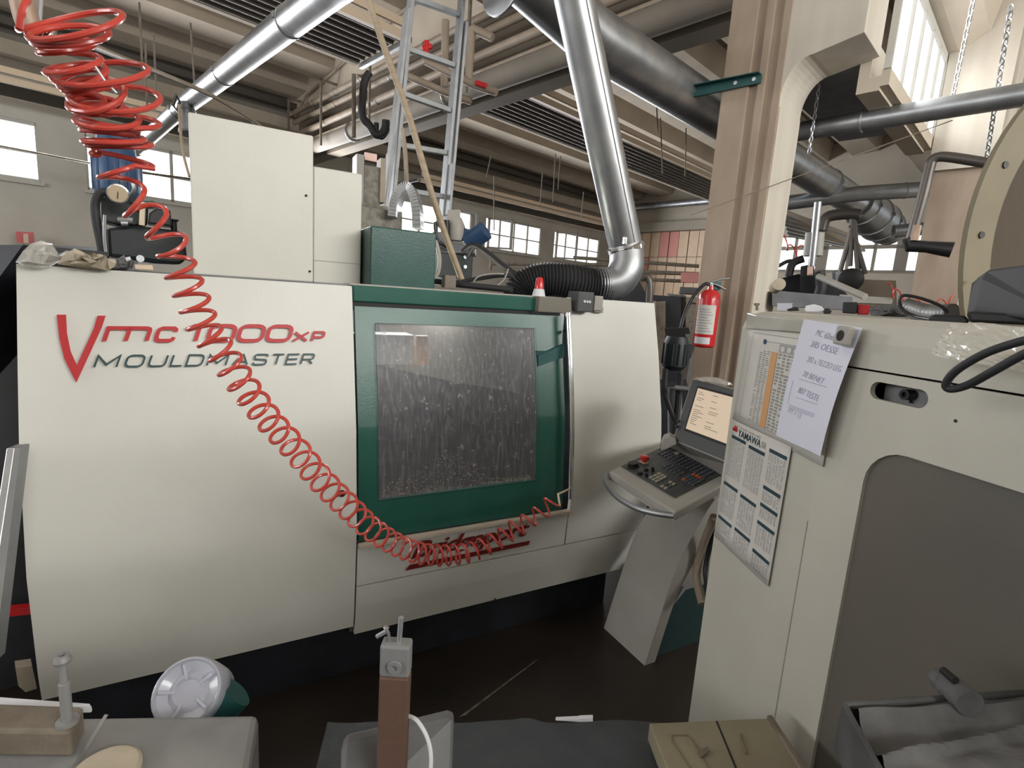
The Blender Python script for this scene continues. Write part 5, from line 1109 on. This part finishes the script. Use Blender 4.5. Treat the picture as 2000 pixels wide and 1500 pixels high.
for hp_,hr in (([(1540,540,6.4),(1548,515,6.4),(1570,505,6.4)],.04),([(1600,530,6.2),(1604,560,6.2),(1596,585,6.2)],.05),([(1520,520,6.4),(1540,510,6.4),(1560,512,6.4)],.02)):
    mb=MB(); mb.tube([P(*k) for k in hp_],hr,10,sub=5); obj('hose',mb,'rubber',t)
mb=MB(); mb.cyl(P(1598,540,6.0),P(1690,580,5.6),.03,seg=10); obj('arm',mb,'kgrey',t)
mb=MB(); mb.tube([P(1605,450,8),P(1615,425,8),P(1650,418,8),P(1680,420,8)],.07,12,sub=5); tag(obj('black_hose_bend',mb,'piped'),'thick dark hose bending down from the stepped duct','hose')
mb=MB()
for a,b_ in(((1670,425),(1638,540)),((1662,440),(1690,535)),((1668,430),(1676,530)),((1665,410),(1660,520))): mb.cyl(P(*a,8),P(*b_,8),.03,seg=8)
tag(obj('hanging_hoses',mb,'piped'),'dark supports hanging below the stepped duct in front of the far windows','frame')
t=thing('background_motor','dark machine head with round fan below the far windows','motor',P(1665,560,8)); obj('casing',pslab(MB(),[(1625,530),(1640,526),(1682,530),(1680,562),(1628,560)],8,.5),'steelb',t)
mb=MB(); c_=P(1662,546,7.9); mb.lathe([(.14,0),(.14,.06),(.12,.07),(.02,.075)],c_,(O-c_),20); obj('fan_cowl',mb,'black',t)
obj('side_panel',pslab(MB(),[(1632,532),(1645,530),(1645,558),(1632,556)],7.95,.05),'whitep',t)
t=thing('far_bench','beige low machine base between column and reel','machine',P(1720,590,7)); obj('body',pslab(MB(),[(1665,545),(1750,548),(1752,600),(1665,600)],9,.5),'pipew',t); obj('top',pslab(MB(),[(1640,575),(1745,582),(1742,594),(1640,590)],6,.2),'kgrey',t)
for (x0,y0,x1,y1,D,n,lab) in((1530,468,1580,480,7,2.6,'short bit of red coiled hose right of the big column'),(1735,563,1865,590,6,6,'distant red coiled hose hanging across the second column')):
    a,b_=P(x0,y0,D),P(x1,y1,D); mb=MB(); pts=[]
    for k in range(int(n*16)+1):
        th=k/16*2*math.pi; f_=k/(n*16); d=(b_-a).normalized(); s_=fw-d*fw.dot(d); pts.append(a.lerp(b_,f_)+cu_*.055*math.cos(th)+s_*.055*math.sin(th)+cr*.03*math.sin(th)-Z*.1*math.sin(math.pi*f_))
    mb.tube(pts,.008 if D>6.5 else .006,6); tag(obj('far_air_hose',mb,'hose'),lab,'hose')
w_=sthing('door_1',P(1850,520,9)); obj('door_frame',pslab(MB(),[(1826,470),(1870,462),(1868,545),(1812,548)],9,.1),'beam',w_); obj('door_pane',pslab(MB(),[(1834,474),(1864,470),(1858,542),(1822,543)],8.95,.03),'slab',w_)
# dark upstand wall under far windows left/right so the machines read against something
# ================================================================== FOREGROUND
bz=.95
t=thing('machine_table','dusty grey machine table block in the lower left foreground','machine table',Vector((-.75,.6,.0)))
c1=onz(506,1393,bz); c0=onz(-60,1401,bz); e1=onz(478,1560,bz); e0=onz(-60,1560,bz)
dn=Vector((0,0,-.55)); mb=MB(); mb.hexa([e0+dn,e1+dn,c1+dn,c0+dn,e0,e1,c1,c0]); obj('block',mb,'castm',t,bevel=.012)
g0_,g1_=onz(208,1396,bz),onz(120,1540,bz); s_=Vector((.0035,0,0)); mb=MB(); mb.quad(g0_-s_+Z*.0006,g0_+s_+Z*.0006,g1_+s_+Z*.0006,g1_-s_+Z*.0006); obj('edge_strip',mb,'alu',t)
mb=MB(); mb.box(lambda a,b_,c_:Vector((a,b_,c_)),-.95,.6,-.1,.62,0,.42); obj('base_cabinet',mb,'navy',t)
t=thing('step_clamp','rusty brown clamp block with upright bolt on the machine table','clamp',onz(80,1470,bz))
a=onz(-30,1478,bz); b_=onz(140,1480,bz); c_=onz(168,1428,bz); d_=onz(-30,1420,bz); mb=MB(); hh=.05
mb.hexa([a,b_,c_,d_,a+Z*hh,b_+Z*hh,c_+Z*hh,d_+Z*hh]); obj('block',mb,'rust',t,bevel=.006)
bb=P(140,1400,.80); bb=onz(132,1412,bz+hh+.0); mb=MB(); mb.lathe([(.016,0),(.016,.006),(.008,.007),(.008,.075),(.0055,.076),(.0055,.11),(.011,.112),(.013,.118),(.010,.126),(.005,.127),(.004,.118)],bb,Z,16); obj('bolt',mb,'castm',t)
t=thing('white_tray','white plastic strip lying behind the rusty clamp','tray',onz(60,1385,bz)); mb=MB(); mb.prism([onz(-40,1368,bz+.012),onz(176,1384,bz+.012),onz(182,1393,bz+.004),onz(-40,1402,bz+.004)],Z*.012); obj('strip',mb,'whitep',t,bevel=.003)
t=thing('round_lid','pale disc lid at the bottom left edge of the picture','lid',onz(210,1500,bz)); mb=MB(); mb.lathe([(0,0),(.05,0),(.05,.008),(.045,.012),(0,.012)],onz(205,1515,bz),Z,32); obj('disc',mb,'kraft',t)
t=thing('plastic_bottle','milky plastic bottle lying with its base towards the viewer behind the table block','bottle',onz(375,1390,bz))
bc=P(372,1352,1.12); ax=(Vector((.16,-.75,.70))).normalized()
SB=1.22
mb=MB(); mb.lathe([(a_*SB,b_*SB) for a_,b_ in [(0,-.10),(.04,-.10),(.050,-.08),(.053,-.02),(.053,.012),(.051,.020),(.048,.022),(.045,.016),(.03,.010),(.022,.016),(.018,.012),(0,.010)]],bc,ax,36); obj('body',mb,'milky',t)
u_=ax.orthogonal().normalized(); v_=ax.cross(u_)
for k in range(5):
    mb=MB(); th=k*2*math.pi/5+.4; p=lambda r_,h_:bc+ax*h_+(u_*math.cos(th)+v_*math.sin(th))*r_
    mb.tube([p(.024,.016),p(.038,.020),p(.052,.025)],.0035,8); obj('base_rib',mb,'milky',t)
mb=MB(); mb.lathe([(0,-.02),(.035,-.02),(.037,0),(.035,.03),(0,.03)],P(440,1375,1.12),Vector((.5,.3,.5)),24); obj('cap',mb,'teal',t,label='dark green cap')
# post with rod
t=thing('brown_post','brown steel bar post with grey drilled top standing in the foreground','post',P(770,1500,.62))
D=.62; tp=P(771,1264,D); wv=Vector((1,0,0)); hw_=.0195; fd=Vector((0,1,0)); bt=Vector((tp.x-.002,tp.y,tp.z-.36)); zz=tp.z
mb=MB(); X=lambda p,a,b_,c_:p+wv*a+fd*b_+Z*c_
k2=.045
mb.hexa([X(bt,-hw_,0,0),X(bt,hw_,0,0),X(bt,hw_,.022,0),X(bt,-hw_,.022,0)]+[X(tp,-hw_,0,-k2),X(tp,hw_,0,-k2),X(tp,hw_,.022,-k2),X(tp,-hw_,.022,-k2)]); obj('bar',mb,'brownbar',t,bevel=.003)
mb=MB(); mb.hexa([X(tp,-hw_,0,-k2),X(tp,hw_,0,-k2),X(tp,hw_,.022,-k2),X(tp,-hw_,.022,-k2),X(tp,-hw_,0,0),X(tp,hw_,0,0),X(tp,hw_,.022,0),X(tp,-hw_,.022,0)]); obj('end_block',mb,'castm',t,bevel=.003)
h_=X(tp,.001,-.001,-.028); mb=MB(); mb.lathe([(.010,0),(.009,.003),(.004,.003),(.003,-.002)],h_,-fd,16); obj('drilled_boss',mb,'castm',t)
mb=MB(); mb.cyl(X(tp,.003,.010,-.01),X(tp,.005,.010,.036),.0035,seg=10); obj('rod',mb,'alu',t)
mb=MB(); mb.tube([X(tp,-.009,.010,0),X(tp,-.011,.010,.012),X(tp,-.014,.010,.018)],.0022,8); mb.cyl(X(tp,-.026,.010,.006),X(tp,-.012,.010,.016),.003,seg=8); mb.lathe([(0,-.004),(.004,0),(0,.004)],X(tp,-.014,.010,.02),Z,10); obj('toggle',mb,'galv',t)
t=thing('steel_plate','rounded grey steel plate tilted behind the brown post','plate',P(775,1500,.7))
cs=[P(664,1465,.68),P(672,1452,.68),P(872,1402,.70),P(886,1408,.70),P(878,1620,.62),P(660,1620,.60)]
mb=MB(); mb.prism(cs,Vector((0,.014,.004))); obj('plate',mb,'plated',t,bevel=.005)
mb=MB(); mb.tube([P(796,1398,.63),P(815,1408,.62),P(834,1440,.61),P(842,1480,.60),P(838,1530,.59)],.0028,8,sub=6); tag(obj('white_tube',mb,'whitep'),'thin white tube curving beside the brown post','tube')
# slate mat / cover
t=thing('rubber_cover','slate rubber cover lying over the front machine between post and olive box','cover',onz(1080,1500,.8))
mz=.80; far_=[onz(x,1409+3*math.sin(x*.03)-(5 if 1000<x<1060 else 0),mz) for x in range(640,1340,20)]
mb=MB(); nf=len(far_); nr=[Vector((p.x*.7,.32,mz+.01)) for p in far_]; mb.add(far_+nr+[p-Z*.3 for p in far_],[(i,i+1,nf+i+1,nf+i) for i in range(nf-1)]+[(i,i+1,2*nf+i+1,2*nf+i) for i in range(nf-1)]); obj('cover_sheet',mb,'mats',t,solid=.006)
small('white_strip',[(1085,1407),(1130,1405),(1131,1404),(1158,1403),(1158,1409),(1132,1410)],1.04,.01,'whitep','thin white plastic strip lying on the far edge of the rubber cover','strip',0)
mb=MB(); 
# olive box
t=thing('olive_box','olive painted flat box with sliding recess in front of the cream cabinet','box',onz(1430,1470,.84))
oz=.86; A_=[onz(1268,1412,oz),onz(1500,1402,oz),onz(1590,1540,oz),onz(1318,1540,oz)]
mb=MB(); mb.prism(A_,Z*-.04); obj('body',mb,'olive',t,bevel=.003)
mb=MB(); mb.prism([onz(1498,1396,oz+.004),onz(1508,1396,oz+.004),onz(1606,1545,oz+.004),onz(1590,1545,oz+.004)],Z*-.05); obj('edge_rail',mb,'rust',t,bevel=.002)
mb=MB(); mb.prism([onz(1398,1408,oz+.001),onz(1401,1408,oz+.001),onz(1448,1520,oz+.001),onz(1444,1520,oz+.001)],Z*-.002); obj('joint',mb,'dark',t)
M['oliveD']=mat('olive_dark',(.17,.14,.075),.6)
mb=MB(); rc_=[onz(*q_,oz+.0012) for q_ in ((1312,1436),(1344,1436),(1352,1445),(1402,1530),(1368,1530),(1312,1446))]; n=len(rc_)
for i in range(n):
    a,b_=rc_[i],rc_[(i+1)%n]; mb.tube([a,b_],.0012,6)
obj('recess_edge',mb,'oliveD',t)
mb=MB(); mb.prism([onz(1362,1470,oz+.001),onz(1382,1460,oz+.008),onz(1386,1468,oz+.008),onz(1369,1482,oz+.001)],Z*.004); obj('finger_tab',mb,'rust',t)
mb=MB(); mb.tube([onz(1447,1434,oz+.002),onz(1452,1455,oz+.005),onz(1458,1472,oz+.002)],.002,6); obj('finger_slot',mb,'oliveD',t)
# dusty tray
t=thing('dusty_tray','dusty dark cast tray with lever in the lower right corner','tray',onz(1830,1450,1.2))
tz=1.27; T=[onz(1643,1368,tz),onz(2090,1338,tz),onz(2120,1600,tz),onz(1770,1600,tz)]
cT=sum(T,Vector())/4; inn=[cT+(p-cT)*.93-Z*.004 for p in T]; flo=[cT+(p-cT)*.90-Z*.03 for p in T]; out=[p-Z*.07 for p in T]
mb=MB(); mb.add(T+inn+flo+out,[(i,(i+1)%4,4+(i+1)%4,4+i) for i in range(4)]+[(4+i,4+(i+1)%4,8+(i+1)%4,8+i) for i in range(4)]+[(8,9,10,11)]+[(i,(i+1)%4,12+(i+1)%4,12+i) for i in range(4)]+[(12,13,14,15)]); obj('tray_rim',mb,mat('tray_iron',(.05,.05,.052),.6,c2=(.10,.10,.10),scale=12),t,bevel=.003)
rnd=random.Random(21); c4=[onz(1668,1382,tz-.008),onz(2080,1358,tz-.008),onz(2100,1600,tz-.008),onz(1775,1600,tz-.008)]
def cv(u,v):
    p=c4[0].lerp(c4[1],u).lerp(c4[3].lerp(c4[2],u),v); fold=.012*math.exp(-((v-.55+.35*u)/.05)**2)+.008*math.exp(-((v-.08)/.04)**2); return p+Z*(fold-.012*math.exp(-((v-.3)/.15)**2)+.0015*math.sin(u*17+v*9)+.001*math.sin(v*31-u*7))
mb=MB(); mb.grid(lambda i,j:cv(i/40,j/40),41,41,smooth=True); obj('dust_cover',mb,'castd',t)
lv=[P(1838,1328,.88),P(1862,1345,.87),P(1895,1375,.85)]
mb=MB(); mb.tube(lv,.016,14,r_list=[.0145,.0135,.017],sub=4); mb.lathe([(0,-.0145),(.010,-.011),(.0145,0),(.010,.011),(0,.0145)],lv[0],Z,16); obj('lever',mb,'castd',t)
mb=MB(); e=P(1866,1330,.855); mb.cyl(e,e+Vector((0,.02,0)),.005,seg=10); obj('lever_hole',mb,'dark',t)
t=thing('machine_behind_viewer','tall cream machine standing behind the place the photo was taken from','machine',Vector((0,-1.6,0)))  # added unseen block; keeps low-angle light off the lower machine front
mb=MB(); mb.box(lambda a,b_,c_:Vector((a,b_,c_)),-2.4,1.6,-3.2,-1.3,0,2.2); obj('body',mb,'cab',t,bevel=.02)
# floor marking
a,b_=onz(905,1398,.002),onz(1050,1288,.002); s_=Vector((.009,.004,0)); mb=MB(); mb.quad(a-s_*2,a+s_,b_+s_*.6,b_-s_*.8); tag(obj('floor_scratch',mb,mat('worn_floor',(.16,.14,.10),.6,c2=(.03,.025,.02),scale=30)),'pale worn scratch line on the dark floor in front of the machine','floor mark')
